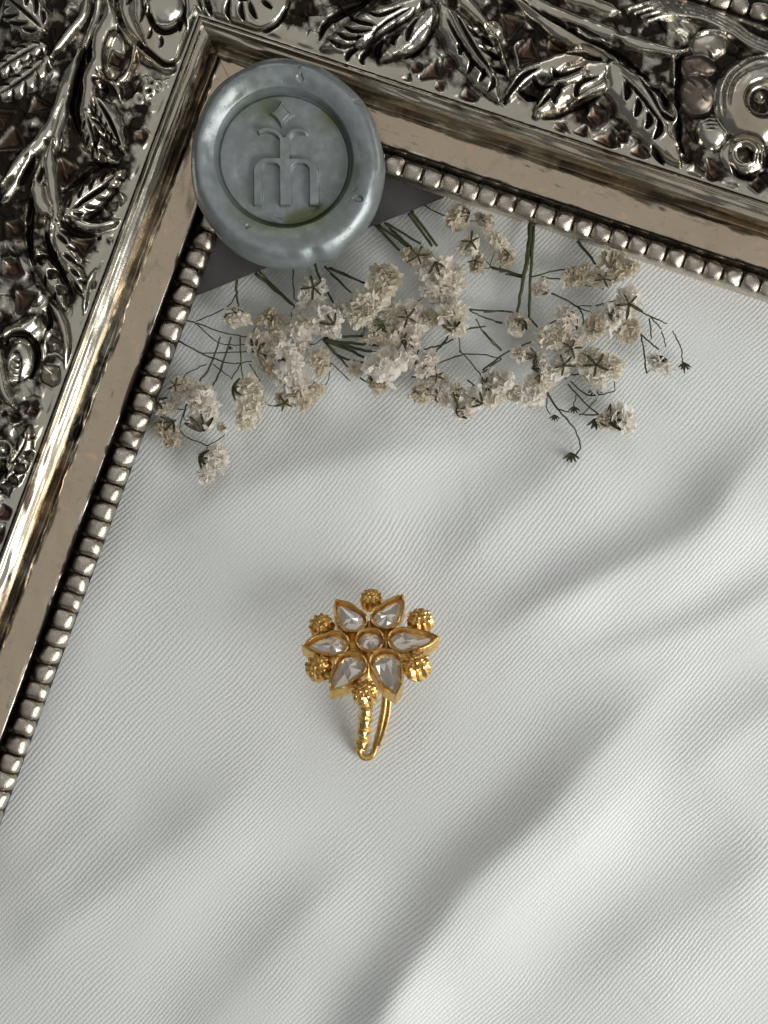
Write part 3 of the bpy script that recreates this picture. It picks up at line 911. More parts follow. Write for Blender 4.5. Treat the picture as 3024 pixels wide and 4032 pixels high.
def emblem(x, y):
    """raised device, 0..1, in photo px"""
    def stroke(pts, wd):
        d, s, t = line_dist(x, y, smoothpts(pts, 6) if len(pts) > 2 else pts)
        return np.clip((wd - d) / 5 + .5, 0, 1)
    cr = lambda a, b: (700 + a / 1.843, 200 + b / 1.843)
    e = np.zeros(x.shape)
    cxx, cyy = (x - 700) * 1.843, (y - 200) * 1.843

    def rrect(x0, y0, x1, y1, r):
        qx = np.abs(cxx - (x0 + x1) / 2) - (x1 - x0) / 2 + r; qy = np.abs(cyy - (y0 + y1) / 2) - (y1 - y0) / 2 + r
        return np.hypot(np.maximum(qx, 0), np.maximum(qy, 0)) + np.minimum(np.maximum(qx, qy), 0) - r
    skew = 0
    body = np.maximum(rrect(550, 785, 1022, 1300, 105), cyy - 1112 - (785 - cxx) * .02)
    slots = np.minimum(rrect(610, 820, 744, 1400, 50), rrect(822, 818, 952, 1400, 50))
    sd = np.maximum(body, -slots)
    sd = np.minimum(sd, np.maximum(np.abs(cxx - 778) - 36 + (cyy - 640) * -.01, np.maximum(640 - cyy, cyy - 1112)))
    e = np.clip(.5 - sd / 6, 0, 1)
    e = np.maximum(e, stroke([cr(600, 604), cr(650, 590), cr(715, 608), cr(757, 650), cr(768, 700)], 9))
    e = np.maximum(e, stroke([cr(925, 600), cr(870, 592), cr(825, 608), cr(793, 650), cr(782, 700)], 9))
    sx, sy = cr(755, 480)
    ax, ay = np.abs(x - sx) / 52, np.abs(y - sy) / 56
    st = 1 - (ax ** .72 + ay ** .72)
    star = np.clip(st * 6, 0, 1)
    return e, star


def rout(t):
    r = 1 + .006 * np.sin(3 * t + 1) + .005 * np.sin(7 * t) + .004 * np.sin(11 * t + 2)
    r -= .035 * np.exp(-((t - 1.255) / .07) ** 2) - .012 * np.exp(-((t - 1.42) / .08) ** 2)
    return r


rings = []
zr = []
radial_f = np.linspace(0.004, 1.0, 150)
V = []; FIDS = []; GREEN = []
hw = .17  # recess floor height
rim_u = np.concatenate([np.linspace(0, .12, 12)[1:], np.linspace(.12, 1, 56)[1:]])
rows_r = [('f', f) for f in radial_f] + [('r', u_) for u_ in rim_u] + [('u', k) for k in (.985, .95, .9, .8)]
for kind, f in rows_r:
    c, s = np.cos(th), np.sin(th)
    xin, yin = SC[0] + RI_X * c, SC[1] + RI_Y * s
    ro = rout(th)
    xo, yo = 1133 + 381 * ro * c, 652 + 396 * ro * s
    if kind == 'f':
        x, y = SC[0] + RI_X * f * c, SC[1] + RI_Y * f * s
        e, st = emblem(x, y)
        z = hw + .085 * e - .03 * np.clip(e * 2 - 1, 0, 1) * 0 + .085 * st + .006 * vnoise(x, y, 60, 31) + .003 * vnoise(x, y, 22, 32)
        # faint broken inner circle left by the stamp
        rr = np.hypot((x - 1128) / 205, (y - 640) / 212)
        m = np.clip(vnoise(x, y, 90, 35) + .35, 0, 1)
        z += .010 * m * np.tanh((rr - 1) * 30) * sstep(420, 520, y) - .03 * sstep(.965, 1, f)
        z += .018 * np.clip(vnoise(x, y, 45, 36), 0, 1) * sstep(750, 860, y) * (f > .7)
        em = np.where(st > .3, 2, np.where(e > .3, 1, 0))
        gr = sstep(.1, .6, vnoise(x, y, 150, 38) + .9 * sstep(650, 900, y + (x - 1120) * .6) - .1) * sstep(.3, .8, f)
    elif kind == 'r':
        x, y = xin + (xo - xin) * f, yin + (yo - yin) * f
        # steep inner wall, fat rounded rim
        wall = sstep(0, .11, f)
        z = np.zeros(NTH) + hw - .03 + (.19 * wall) + .10 * np.sin(np.clip((f - .05) / .95, 0, 1) * math.pi * .72)
        z = np.where(f > .55, z - (z - .16) * (1 - np.sqrt(np.clip(1 - ((f - .55) / .45) ** 2, 0, 1))), z)
        z += (.012 * vnoise(x, y, 120, 33) + .008 * vnoise(x, y, 45, 34)) * sstep(.1, .3, f) * (1 - sstep(.93, 1, f))
        pits = facets(x, y, 26, 61, 0) * sstep(.2, .6, vnoise(x, y, 110, 39) + .5 * sstep(850, 1000, y))
        z = z - .035 * sstep(.26, .34, pits) * sstep(.2, .4, f) * (1 - sstep(.85, .95, f))
        em = np.zeros(NTH, int); gr = sstep(.2, .7, vnoise(x, y, 170, 40)) * (1 - sstep(.1, .4, f)) * .8
    else:
        x, y = 1133 + (xo - 1133) * f, 652 + (yo - 652) * f
        z = np.full(NTH, {.985: .08, .95: .03, .9: .008, .8: 0.}[f]); em = np.zeros(NTH, int); gr = np.zeros(NTH)
    zb = .80 + .19 * (((1133 - x) * .415 + (800 - y) * .91) * S)
    zw = zb + z * 1.15
    k = S * kz(1.15)
    V.append(np.stack([(x - 1512) * k, -(y - 2016) * k, zw], -1)); FIDS.append(em + np.zeros(NTH, int)); GREEN.append(gr + np.zeros(NTH))
V = np.array(V); V = np.concatenate([V, V[:, :1]], 1)
FID = np.array(FIDS); FID = np.concatenate([FID, FID[:, :1]], 1); GREEN = np.array(GREEN); GREEN = np.concatenate([GREEN, GREEN[:, :1]], 1)
N = grid_normals(V, False)
N[:, 0] = N[:, -1] = (N[:, 0] + N[:, -1]) / 2
if N[40:100, :, 2].mean() < 0: N = -N
a, b_, c = V[60, 60], V[61, 60], V[61, 61]
fl = np.cross(b_ - a, c - b_)[2] < 0
fq = FID[:-1, :-1]
row = np.arange(V.shape[0] - 1)[:, None] + np.zeros(NTH)[None, :]
nf = len(radial_f) - 1
GA = dict(green=GREEN)
emit_part('rim', V, N, GA, row >= nf, M['wax'], seal, fl)
emit_part('stamped_face', V, N, GA, (row < nf) & (fq == 0), M['wax'], seal, fl)
emit_part('monogram', V, N, GA, (row < nf) & (fq == 1), M['wax'], seal, fl)
emit_part('star', V, N, GA, (row < nf) & (fq == 2), M['wax'], seal, fl)

# ------------------------------------------------------------------ gold nose pin
pin = empty('nose_pin', tuple(P(1440, 2700, 0)))
tag(pin, 'small gold flower nose pin with six pear shaped stones and granule balls', 'jewellery')
TH = R(40)
CZ = .86
pc = P(1457, 2521, CZ)
ex_, ey_, ez_ = Vector((1, 0, 0)), Vector((0, math.cos(TH), -math.sin(TH))), Vector((0, math.sin(TH), math.cos(TH)))
ey_ = Vector((0, math.cos(TH), -math.sin(TH)))
FM = Matrix(((ex_.x, ey_.x, ez_.x, pc.x), (ex_.y, ey_.y, ez_.y, pc.y), (ex_.z, ey_.z, ez_.z, pc.z), (0, 0, 0, 1)))


def to_local(px, py, hloc=0.0):
    """meet the ray of a photo pixel with the flower's own tilted plane"""
    o = Vector((0, 0, H)); d = (P(px, py, 0) - o)
    p0 = pc + ez_ * hloc
    t = (p0 - o).dot(ez_) / d.dot(ez_)
    q = o + d * t - pc
    return Vector((q.dot(ex_), q.dot(ey_)))


def pear(tip, cen, r, n=30):
    """outline of a pear: circle of radius r about cen drawn out to tip"""
    v = tip - cen; L = v.length; a0 = math.atan2(v.y, v.x)
    half = math.acos(min(.98, r / L))
    out = [tip.copy()]
    for i in range(n + 1):
        a = a0 + half + (2 * math.pi - 2 * half) * i / n
        out.append(cen + Vector((math.cos(a), math.sin(a))) * r)
    # subdivide the two straight flanks with a slight belly
    def flank(p, q_, k=5, b=.03):
        res = []
        m = (q_ - p); nn = Vector((m.y, -m.x)).normalized()
        for i in range(1, k): res.append(p + m * (i / k) + nn * (b * math.sin(math.pi * i / k) * m.length))
        return res
    first = flank(out[0], out[1], b=.10)
    last = flank(out[-1], out[0], b=.10)
    for L_ in (first, last):
        pass
    o2 = [out[0]] + first + out[1:] + last
    # make sure the belly goes outward
    return o2


def offset_loop(loop, d):
    n = len(loop); cen = sum(loop, Vector((0, 0))) / n; res = []
    for i in range(n):
        a, b = loop[i - 1], loop[(i + 1) % n]
        t = (b - a).normalized(); nn = Vector((t.y, -t.x))
        if nn.dot(loop[i] - cen) < 0: nn = -nn
        res.append(loop[i] + nn * d)
    return res


def bezel(loop, h0, h1, thick, mat, parent, name='bezel', seed=0):
    inner = offset_loop(loop, -thick); n = len(loop)
    r = random.Random(seed)
    v = []; f = []
    wob = [.010 * math.sin(i * .9 + seed) + .006 * r.random() for i in range(n)]
    lay = [(loop, h0), (loop, h1 - .02), (offset_loop(loop, -.006), h1), (offset_loop(loop, -thick + .006), h1), (inner, h1 - .02), (inner, h0 + .03)]
    for k, (lp, hh) in enumerate(lay):
        for i, p in enumerate(lp):
            v.append(FM @ Vector((p.x, p.y, hh + (wob[i] if 0 < k < 5 else 0))))
    for k in range(len(lay) - 1):
        for i in range(n):
            j = (i + 1) % n
            f.append((k * n + i, k * n + j, (k + 1) * n + j, (k + 1) * n + i))
    f.append(tuple((len(lay) - 1) * n + i for i in range(n)))
    f.append(tuple(range(n))[::-1])
    me = mesh_py(name, v, f)
    bm = bmesh.new(); bm.from_mesh(me); bmesh.ops.recalc_face_normals(bm, faces=bm.faces); bm.to_mesh(me); bm.free()
    return link(name, me, mat, parent, smooth=False), inner


def stone(loop, h0, h1, parent, seed):
    """brilliant topped cabochon: girdle, two rings of kite facets and an off centre table"""
    r = random.Random(seed); n = len(loop)
    cen = sum(loop, Vector((0, 0))) / n
    m = 11; idx = [int(i * n / m) for i in range(m)]
    v = [FM @ Vector((p.x, p.y, h0)) for p in loop]
    rings_ = []
    for lev, (k, hh) in enumerate(((.74, .62), (.40, .86))):
        off = len(v); rings_.append(off)
        for i in range(m):
            p = loop[(idx[i] + (n // m // 2 if lev else 0)) % n]
            q_ = cen + (p - cen) * (k + r.uniform(-.06, .06))
            v.append(FM @ Vector((q_.x, q_.y, h0 + (h1 - h0) * (hh + r.uniform(-.24, .24)))))
    ap = len(v); q_ = cen + Vector((r.uniform(-.03, .03), r.uniform(-.03, .03))); v.append(FM @ Vector((q_.x, q_.y, h1)))
    f = []
    A, B = rings_
    for i in range(m):
        j = (i + 1) % m; chain = [idx[i]]
        while chain[-1] != idx[j]: chain.append((chain[-1] + 1) % n)
        mid_ = len(chain) // 2
        for c0, c1 in zip(chain[:mid_], chain[1:mid_ + 1]): f.append((A + i, c0, c1))
        for c0, c1 in zip(chain[mid_:-1], chain[mid_ + 1:]): f.append((A + j, c0, c1))
        f.append((A + i, chain[mid_], A + j))
        f.append((A + i, A + j, B + i)); f.append((B + i, A + j, B + j)); f.append((B + i, B + j, ap))
    me = mesh_py('stone', v, f)
    bm = bmesh.new(); bm.from_mesh(me); bmesh.ops.recalc_face_normals(bm, faces=bm.faces); bm.to_mesh(me); bm.free()
    return link('stone', me, M['stone'], parent, smooth=False)


HT = .16   # height of the bezel rims over the flower plane
petals = [((1321, 2358), (1388, 2441), .235), ((1588, 2340), (1518, 2427), .235), ((1731, 2508), (1586, 2518), .235),
          ((1561, 2738), (1520, 2606), .25), ((1299, 2716), (1382, 2618), .25), ((1188, 2539), (1316, 2532), .235)]
for i, (tp, ce, rr) in enumerate(petals):
    t_, c_ = to_local(*tp, HT), to_local(*ce, HT)
    loop = pear(t_, c_, rr)
    bz, inner = bezel(loop, -.10, HT, .035, M['gold'], pin, 'bezel', i)
    stone(inner, HT - .10, HT - .005, bz, i)
c_ = to_local(1457, 2521, HT)
loop = [c_ + Vector((math.cos(a) * .225, math.sin(a) * .225)) for a in [2 * math.pi * k / 36 for k in range(36)]]
bz, inner = bezel(loop, -.08, HT + .03, .035, M['gold'], pin, 'bezel', 9)
bz['label'] = 'round centre bezel'
stone(inner, HT - .08, HT + .035, bz, 9)
# back plate
v = []; n = 48
for hh in (-.10, -.04):
    for k in range(n):
        a = 2 * math.pi * k / n; r_ = .50 + .13 * math.cos(6 * a + .0)
        v.append(FM @ Vector((math.cos(a) * r_, math.sin(a) * r_, hh)))
f = [tuple(range(n))[::-1], tuple(range(n, 2 * n))] + [(i, (i + 1) % n, n + (i + 1) % n, n + i) for i in range(n)]
link('back_plate', mesh_py('back_plate', v, f), M['gold'], pin, smooth=False)


def granule_ball(r, seed):
    """fluted, faceted gold ball with a button on top"""
    v = []; f = []; nu, nv_ = 24, 9; rr = random.Random(seed)
    for j in range(nv_ + 1):
        ph = math.pi * j / nv_
        for i in range(nu):
            th_ = 2 * math.pi * i / nu
            fl_ = 1 - (.16 if i % 2 else 0) * math.sin(ph) ** .5 * (1 if j < 6 else .3) + rr.uniform(-.03, .03)
            v.append(Vector((math.sin(ph) * math.cos(th_) * fl_, math.sin(ph) * math.sin(th_) * fl_, math.cos(ph) * (1 - .04 * (i % 2)))) * r)
    for j in range(nv_):
        for i in range(nu):
            a, b = j * nu + i, j * nu + (i + 1) % nu
            f.append((a, a + nu, b + nu, b))
    return v, f


balls = [((1462, 2368), .18, .0), ((1654, 2453), .21, .0), ((1642, 2627), .22, .03), ((1439, 2734), .20, .0), ((1256, 2634), .205, .02), ((1269, 2472), .20, .0)]
for i, (p, r_, h_) in enumerate(balls):
    q_ = to_local(*p, h_)
    cen = FM @ Vector((q_.x, q_.y, h_))
    v, f = granule_ball(r_, i)
    mt = FM.to_3x3() @ Matrix.Rotation(R(20 * i), 3, 'Z') @ Matrix.Rotation(R(-14), 3, 'X')
    me = mesh_py('gold_ball', [cen + mt @ a for a in v], f)
    bo = link('gold_ball', me, M['gold'], pin, smooth=False)
    # tiny granules around the crown
    bm = bmesh.new()
    for k in range(17):
        a = 2 * math.pi * (k / 6 if k < 6 else (k - 6) / 10 + .05)
        o_ = Vector((0, 0, r_ * .98)) if k == 16 else (Vector((math.cos(a) * .42 * r_, math.sin(a) * .42 * r_, r_ * .88)) if k < 6 else Vector((math.cos(a) * .76 * r_, math.sin(a) * .76 * r_, r_ * .60)))
        bmesh.ops.create_icosphere(bm, subdivisions=1, radius=r_ * .18, matrix=Matrix.Translation(cen + mt @ o_))
    me = bpy.data.meshes.new('granules'); bm.to_mesh(me); bm.free()
    g = link('granules', me, M['gold'], bo, smooth=False); g['kind'] = 'stuff'
    # little peg to the back plate
    dv = (cen - pc).normalized()


def tube(name, pts, radii, mat, parent, sides=10, aspect=1.0, bumps=0, smooth=True):
    """swept tube; aspect widens it sideways (xy)"""
    pts = [Vector(p) for p in pts]; v = []; f = []
    n = len(pts)
    for i, p in enumerate(pts):
        t = (pts[min(i + 1, n - 1)] - pts[max(i - 1, 0)]).normalized()
        up = Vector((0, 0, 1)) if abs(t.z) < .95 else Vector((0, 1, 0))
        a = t.cross(up).normalized(); b = a.cross(t).normalized()
        r_ = radii[i] if hasattr(radii, '__len__') else radii
        for k in range(sides):
            an = 2 * math.pi * k / sides
            q_ = 1 + (bumps * math.sin(i * 1.9 + k * .8) if bumps else 0)
            v.append(p + (a * math.cos(an) * r_ * aspect + b * math.sin(an) * r_) * q_)
    for i in range(n - 1):
        for k in range(sides):
            j = (k + 1) % sides
            f.append((i * sides + k, i * sides + j, (i + 1) * sides + j, (i + 1) * sides + k))
    f.append(tuple(range(sides))[::-1]); f.append(tuple((n - 1) * sides + k for k in range(sides)))
    me = mesh_py(name, v, f)
    return link(name, me, mat, parent, smooth=smooth)


def cr3(pts, n=5):
    P_ = [Vector(p) for p in pts]; P_ = [P_[0]] + P_ + [P_[-1]]; out = []
    for i in range(1, len(P_) - 2):
        p0, p1, p2, p3 = P_[i - 1:i + 3]
        for k in range(n):
            t = k / n
            out.append(.5 * ((2 * p1) + (p2 - p0) * t + (2 * p0 - 5 * p1 + 4 * p2 - p3) * t * t + (3 * p1 - p0 - 3 * p2 + p3) * t ** 3))
    out.append(P_[-1].copy())
    return out


leg1 = cr3([P(1452, 2600, .62), P(1444, 2760, .52), P(1434, 2860, .34), P(1422, 2945, .14)], 9)
lg = tube('clip_leg', leg1, [.075 + .010 * math.sin(i * 1.4) for i in range(len(leg1))], M['gold'], pin, 8, 1.35, .10, smooth=False)
lg['label'] = 'hammered flat clip leg'
for k, (x, y, z) in enumerate(((1442, 2800, .54), (1440, 2842, .46), (1432, 2882, .37), (1428, 2925, .27))):
    bm = bmesh.new(); bmesh.ops.create_icosphere(bm, subdivisions=1, radius=.062, matrix=Matrix.Translation(P(x, y, z)) @ Matrix.Diagonal((.9, 1.5, .7, 1)))
    me = bpy.data.meshes.new('leaf_relief'); bm.to_mesh(me); bm.free(); link('leaf_relief', me, M['gold'], lg, smooth=False)
leg2 = cr3([P(1498, 2600, .60), P(1516, 2740, .44), P(1500, 2850, .28), P(1478, 2940, .11), P(1464, 2974, .07), P(1438, 2984, .07), P(1418, 2966, .08), P(1416, 2940, .10)], 7)
lg2 = tube('clip_leg', leg2, .050, M['gold'], pin, 10, 1.05)
lg2['label'] = 'smooth wire clip leg'
leg3 = cr3([P(1508, 2600, .60), P(1530, 2745, .46), P(1516, 2850, .30), P(1486, 2935, .15)], 7)
tube('wire', [p + Vector((.02, 0, .01)) for p in leg3], .030, M['gold'], lg2, 8)

# ------------------------------------------------------------------ dried gypsophila
def petal_mass(name, seed, mat, n=46):
    """unit blossom: crumpled petals round a cup"""
    r = random.Random(seed); v = []; f = []; lobe = [r.uniform(0, 6.283) for _ in range(3)]; off_ = [Vector((r.uniform(-.45, .45), r.uniform(-.45, .45), r.uniform(-.1, .25))) for _ in range(4)]
    for k in range(n):
        az = r.gauss(lobe[r.randrange(3)], .75); el = math.acos(r.uniform(-.15, 1)); L = r.uniform(.45, 1.0); W = r.uniform(.18, .36)
        dr = Vector((math.sin(el) * math.cos(az), math.sin(el) * math.sin(az), math.cos(el)))
        side = dr.cross(Vector((r.uniform(-1, 1), r.uniform(-1, 1), r.uniform(-1, 1)))).normalized(); up = dr.cross(side)
        b0 = len(v); curl = r.uniform(-.5, .5); oo = off_[k % 4]; L *= .8
        for i in range(4):
            t = i / 3; wd = W * (.30, .8, 1.0, .72)[i]
            c = oo + dr * (L * (.25 + .75 * t)) + up * (curl * t * t * .5)
            for j in range(4):
                s = (j - 1.5) / 1.5
                ruff = up * r.uniform(-.09, .09) * t + dr * r.uniform(-.16, .10) * (t > .9)
                v.append(c + side * (wd * s) + ruff - up * abs(s) * .08)
        for i in range(3):
            for j in range(3):
                a = b0 + i * 4 + j; f.append((a, a + 1, a + 5, a + 4))
    for o_ in off_ + [Vector((0, 0, 0))]:
        b0 = len(v); q_ = .36 if o_.length > .01 else .5
        for j in range(1, 6):
            for i in range(8):
                a_, p_ = 6.2832 * i / 8, math.pi * j / 6
                v.append(o_ + Vector((math.sin(p_) * math.cos(a_), math.sin(p_) * math.sin(a_), math.cos(p_))) * q_ * r.uniform(.8, 1.15))
        for j in range(4):
            for i in range(8):
                a = b0 + j * 8 + i; b = b0 + j * 8 + (i + 1) % 8; f.append((a, a + 8, b + 8, b))
        f.append(tuple(b0 + i for i in range(8)))
    me = mesh_py(name, v, f); me.materials.append(mat)
    return me


PM = {k: [petal_mass('blossom', 100 * i + s, M[m], nn) for s in range(7)] for i, (k, m, nn) in enumerate((('w', 'petal', 90), ('c', 'petal2', 84), ('d', 'petal3', 74), ('p', 'petal4', 80)))}


def sepal_mesh(seed):
    r = random.Random(seed); v = []; f = []
    n = 6
    for i in range(n + 1):
        t = i / n; wd = .105 * math.sin(math.pi * (t * .9 + .04)) ** .7 + .012
        z = .10 * math.sin(t * 2.6) + .12 * t * r.uniform(-.4, 1)
        v += [Vector((t, wd, z)), Vector((t, 0, z - .05)), Vector((t, -wd, z))]
    for i in range(n):
        a = i * 3; f += [(a, a + 1, a + 4, a + 3), (a + 1, a + 2, a + 5, a + 4)]
    nn = len(v)
    v += [p + Vector((0, 0, -.035)) for p in v[:nn]]
    f += [tuple(q + nn for q in g[::-1]) for g in f[:]]
    for i in range(n):
        f += [(i * 3, i * 3 + 3, i * 3 + 3 + nn, i * 3 + nn), (i * 3 + 2, i * 3 + 2 + nn, i * 3 + 5 + nn, i * 3 + 5)]
    me = mesh_py('sepal', v, f); me.materials.append(M['sepal'])
    return me


SM = [sepal_mesh(k) for k in range(4)]

# (x, y, radius px, tint, sepal habit)  habit: s = star seen from behind, c = cup at the side, n = none
BL = """931 1255 46 c c|1220 1154 66 w s|1296 1259 66 w n|1187 1283 60 w n|1033 1356 56 c c|1057 1259 44 d n|1181 1338 44 w n|1139 1422 56 w c|
1060 1446 44 d n|1151 1494 70 w n|1211 1542 60 d n|1253 1416 40 d n|783 1639 74 w c|795 1542 44 c n|958 1542 52 c c|988 1590 54 c n|964 1675 34 c n|
650 1603 46 p c|699 1512 42 c s|650 1687 54 d c|668 1735 44 d n|832 1820 62 w c|1127 1590 48 d s|1440 1229 64 c n|1488 1150 56 d n|1476 1300 50 c c|
1637 1024 56 d s|1722 1070 64 p n|1667 1075 46 w n|1536 1070 62 d n|1502 1163 62 c n|1427 1247 58 c n|1756 1171 48 w n|1798 1104 44 c n|1608 1256 54 p s|
1620 1349 46 p c|1481 1323 44 p c|1524 1344 44 c n|1562 1327 34 d n|1532 1450 68 w n|1481 1492 50 d n|1671 1433 48 p c|1772 1264 56 c c|1659 1559 46 d c|
1735 1560 38 p c|1722 1492 40 p s|1806 1560 52 c n|1870 1580 58 w n|1832 1610 48 c c|1861 952 54 c s|1806 855 54 d c|1958 969 50 c n|1870 1036 44 d s|
1900 870 36 d n|1985 1010 40 d n|2133 1139 32 p c|2036 1300 54 c c|2068 1405 50 p c|2269 1090 44 d n|2443 1046 58 d n|2475 1193 66 w s|2415 1247 54 w n|
2361 1280 48 d n|2225 1269 54 p c|2187 1350 52 c n|2247 1372 48 p s|2486 1300 50 d n|2204 1448 58 w s|2350 1443 62 c s|2421 1453 58 c n|1998 1508 64 w n|
1933 1502 54 w c|2079 1557 50 w n|2443 1643 66 w c|2595 1443 48 w c|1927 1567 56 c n|2130 1443 44 w c|2300 1310 36 c n|2120 1500 44 c n|2380 1100 46 c s|
2345 1500 44 w n|1400 1460 30 c n|1410 1180 34 c n|1350 1200 34 w n|1560 1250 40 c n|1690 1250 44 d n|1700 1150 46 w n|2385 1660 34 d c|2020 1560 40 c n|1110 1330 40 c n|880 1690 26 c n"""
ST = """728,1262,3 771,1271,4 874,1307,3 982,1329,3|771,1265,3 898,1205,3 934,1145,4|771,1271,3 862,1350,3 982,1356,2|705,1344,4 795,1392,4 838,1410,4 922,1431,3 1012,1416,3 1060,1398,3|795,1392,3 970,1386,3 1090,1400,2|
868,1326,4 825,1446,5 765,1530,5 729,1615,4 705,1687,3|910,1326,5 868,1458,5 838,1518,4|946,1326,4 949,1434,3 958,1500,3|838,1434,3 910,1488,2|982,1434,3 1024,1500,3 1033,1566,3 1060,1597,3|813,1434,3 735,1470,3|946,1434,3 910,1494,3|
687,1675,3 741,1723,3 820,1754,3|1154,1060,4 1157,1175,3|1005,1075,9 1151,1199,7|1020,1068,6 1160,1205,5|934,1100,6 931,1140,7 940,1210,4|1241,1036,8 1260,1096,7 1314,1193,5|1278,1048,5 1392,1163,4|1290,1054,4 1458,1127,3|
1272,1338,9 1390,1385,8 1489,1446,6|1272,1335,9 1400,1370,8 1495,1392,6|1270,1332,8 1360,1325,7 1452,1325,5|1272,1340,8 1380,1350,7 1500,1362,5|1284,1350,7 1380,1455,4 1465,1518,4 1495,1519,3|1290,1416,3 1302,1428,3 1380,1500,3|1275,1336,6 1330,1400,6 1440,1430,5|
1477,884,8 1574,986,6|1490,884,7 1608,973,6|1515,876,8 1553,914,8 1620,977,7|1524,880,6 1658,960,6|1608,838,9 1701,969,7|1620,830,9 1722,969,7|1671,808,4 1768,863,3|1937,1053,8 2062,1088,7|
1300,1053,5 1469,1129,4|1300,1078,5 1401,1171,5|1667,1175,4 1697,1137,4|1836,1218,5 2000,1226,4 2011,1228,3|1848,1222,4 1912,1251,3 1979,1272,3|1768,1243,4 1790,1272,3 1810,1353,3 1810,1391,3|1912,1285,4 1840,1298,5 1764,1348,5 1671,1375,4|
1874,1255,4 1908,1315,3 1975,1382,3|1722,1433,4 1810,1399,4 1891,1395,3 1975,1412,3|1713,1391,5 1760,1330,5 1780,1290,4|1810,1378,3 1886,1467,3 1891,1492,3|1654,1370,4 1625,1433,3|1713,1391,3 1715,1458,3|1620,1484,4 1713,1488,4|
1975,1412,4 1900,1467,4|1886,1530,4 1933,1560,4 1945,1600,3|1840,1496,4 1891,1534,4 1920,1540,3|
2090,880,13 2079,1008,12 2063,1090,10 2036,1236,7|2101,890,9 2088,1117,8 2084,1269,6|2090,1090,4 2204,1063,4 2280,1052,3|2130,1090,4 2236,1106,4 2377,1139,3|2274,949,8 2329,1019,6 2377,1084,5|
2084,1253,5 2139,1318,4 2084,1350,4 2003,1383,4 1900,1459,5|2139,1318,4 2155,1280,4 2220,1253,3|2171,1155,5 2274,1209,4 2296,1269,4 2280,1323,4 2226,1367,4|2274,1204,3 2329,1204,3|2274,1209,3 2329,1231,3|2345,1204,4 2388,1193,4 2426,1182,3|
1905,1228,4 2009,1226,4 2041,1253,3|1911,1253,3 1976,1274,3|1900,1302,3 1976,1378,3|1900,1396,3 1970,1410,3|2106,1399,5 2150,1421,5 2188,1448,4|2236,1405,4 2291,1399,4 2361,1372,3|2226,1491,4 2247,1475,4 2340,1478,4|
2247,1502,4 2323,1557,4 2421,1540,3|2236,1513,5 2302,1584,4 2377,1649,4|2139,1524,6 2193,1605,5 2253,1676,4 2280,1730,4 2283,1768,4 2268,1790,4|2198,1611,4 2242,1622,3|2155,1557,4 2152,1600,3 2166,1632,3|2269,1557,3 2258,1600,3|
2280,1632,4 2377,1632,4|2350,1573,3 2291,1632,3|2524,1226,5 2562,1247,4 2627,1274,3|2562,1247,4 2605,1296,3|2557,1253,4 2565,1334,3|2508,1274,4 2524,1323,4 2535,1388,4 2546,1470,4|2524,1318,4 2562,1350,4 2595,1378,4|2605,1302,3 2622,1367,3|
2649,1302,3 2681,1372,3 2687,1421,3 2695,1470,3|2687,1421,3 2714,1453,3|1990,1080,5 2063,1090,6"""
SEEDS = [(2258, 1611, 22), (2182, 1643, 20), (2247, 1797, 30), (2345, 1665, 34), (2692, 1440, 24), (2340, 1540, 26), (905, 1370, 12), (1780, 850, 20)]
sprigs = {}
SPR = [('A', -1, 1105, 'gypsophila sprig lying against the left beaded rail of the frame, small cream blossoms'),
       ('B', 1105, 1345, 'short white gypsophila sprig lying directly below the wax seal'),
       ('C', 1345, 1860, 'dense gypsophila sprig right of the seal with cream and dry beige blossoms'),
       ('D', 1860, 2335, 'gypsophila sprig on a thick green stem reaching under the top beaded rail'),
       ('E', 2335, 9999, 'rightmost loose gypsophila sprig with wispy thin stalks and seed heads')]
for k, lo, hi, lab in SPR:
    e = empty('gypsophila_sprig', tuple(P({'A': 850, 'B': 1210, 'C': 1600, 'D': 2080, 'E': 2450}[k], {'A': 1420, 'B': 1300, 'C': 1250, 'D': 1300, 'E': 1300}[k], 0)))
    tag(e, lab, 'dried flower', 'dried gypsophila sprigs below the seal'); sprigs[k] = e


def sprig_for(x):
    for k, lo, hi, _ in SPR:
        if lo <= x < hi: return sprigs[k]


def zf(x, y):
    """height of the sprig tangle over the cloth"""
    return .16 + .10 * math.sin(x * .013) * math.cos(y * .017)


STEM_PTS = []
for line in ST.replace('\n', '').split('|'):
    pts = [tuple(map(float, a.split(','))) for a in line.split()]
    mx = pts[len(pts) // 2][0] if len(pts) > 2 else (pts[0][0] + pts[1][0]) / 2
    if mx < 1105 and pts[0][1] > 1000: par = sprigs['A']
    else: par = sprig_for(mx)
    jz = random.uniform(-.03, .10)
    p3 = []
    for i, (x, y, ww_) in enumerate(pts):
        z = max(.05, zf(x, y) + jz)
        dtop = -((x - C0[0]) * nT[0] + (y - C0[1]) * nT[1]); dl = -((x - C0[0]) * nL[0] + (y - C0[1]) * nL[1])
        if min(dtop, dl) < 60: z = .12
        p3.append(P(x, y, z))
    cp = cr3(p3, 6)
    rad = [S * .78 * np.interp(i / (len(cp) - 1) * (len(pts) - 1), range(len(pts)), [p[2] for p in pts]) * random.uniform(.9, 1.12) for i in range(len(cp))]
    cp = [p + Vector((random.uniform(-.008, .008), random.uniform(-.008, .008), random.uniform(-.006, .006))) if 0 < i < len(cp) - 1 else p for i, p in enumerate(cp)]
    tube('stem', cp, rad, M['stem'], par, 7)
    STEM_PTS += [(p, par) for p in cp[::3] + [cp[-1]]]


def add_sepal(loc, length, rot, parent):
    o = link('sepal', SM[random.randrange(4)], None, parent)
    o.matrix_parent_inverse = Matrix.Identity(4)
    return o


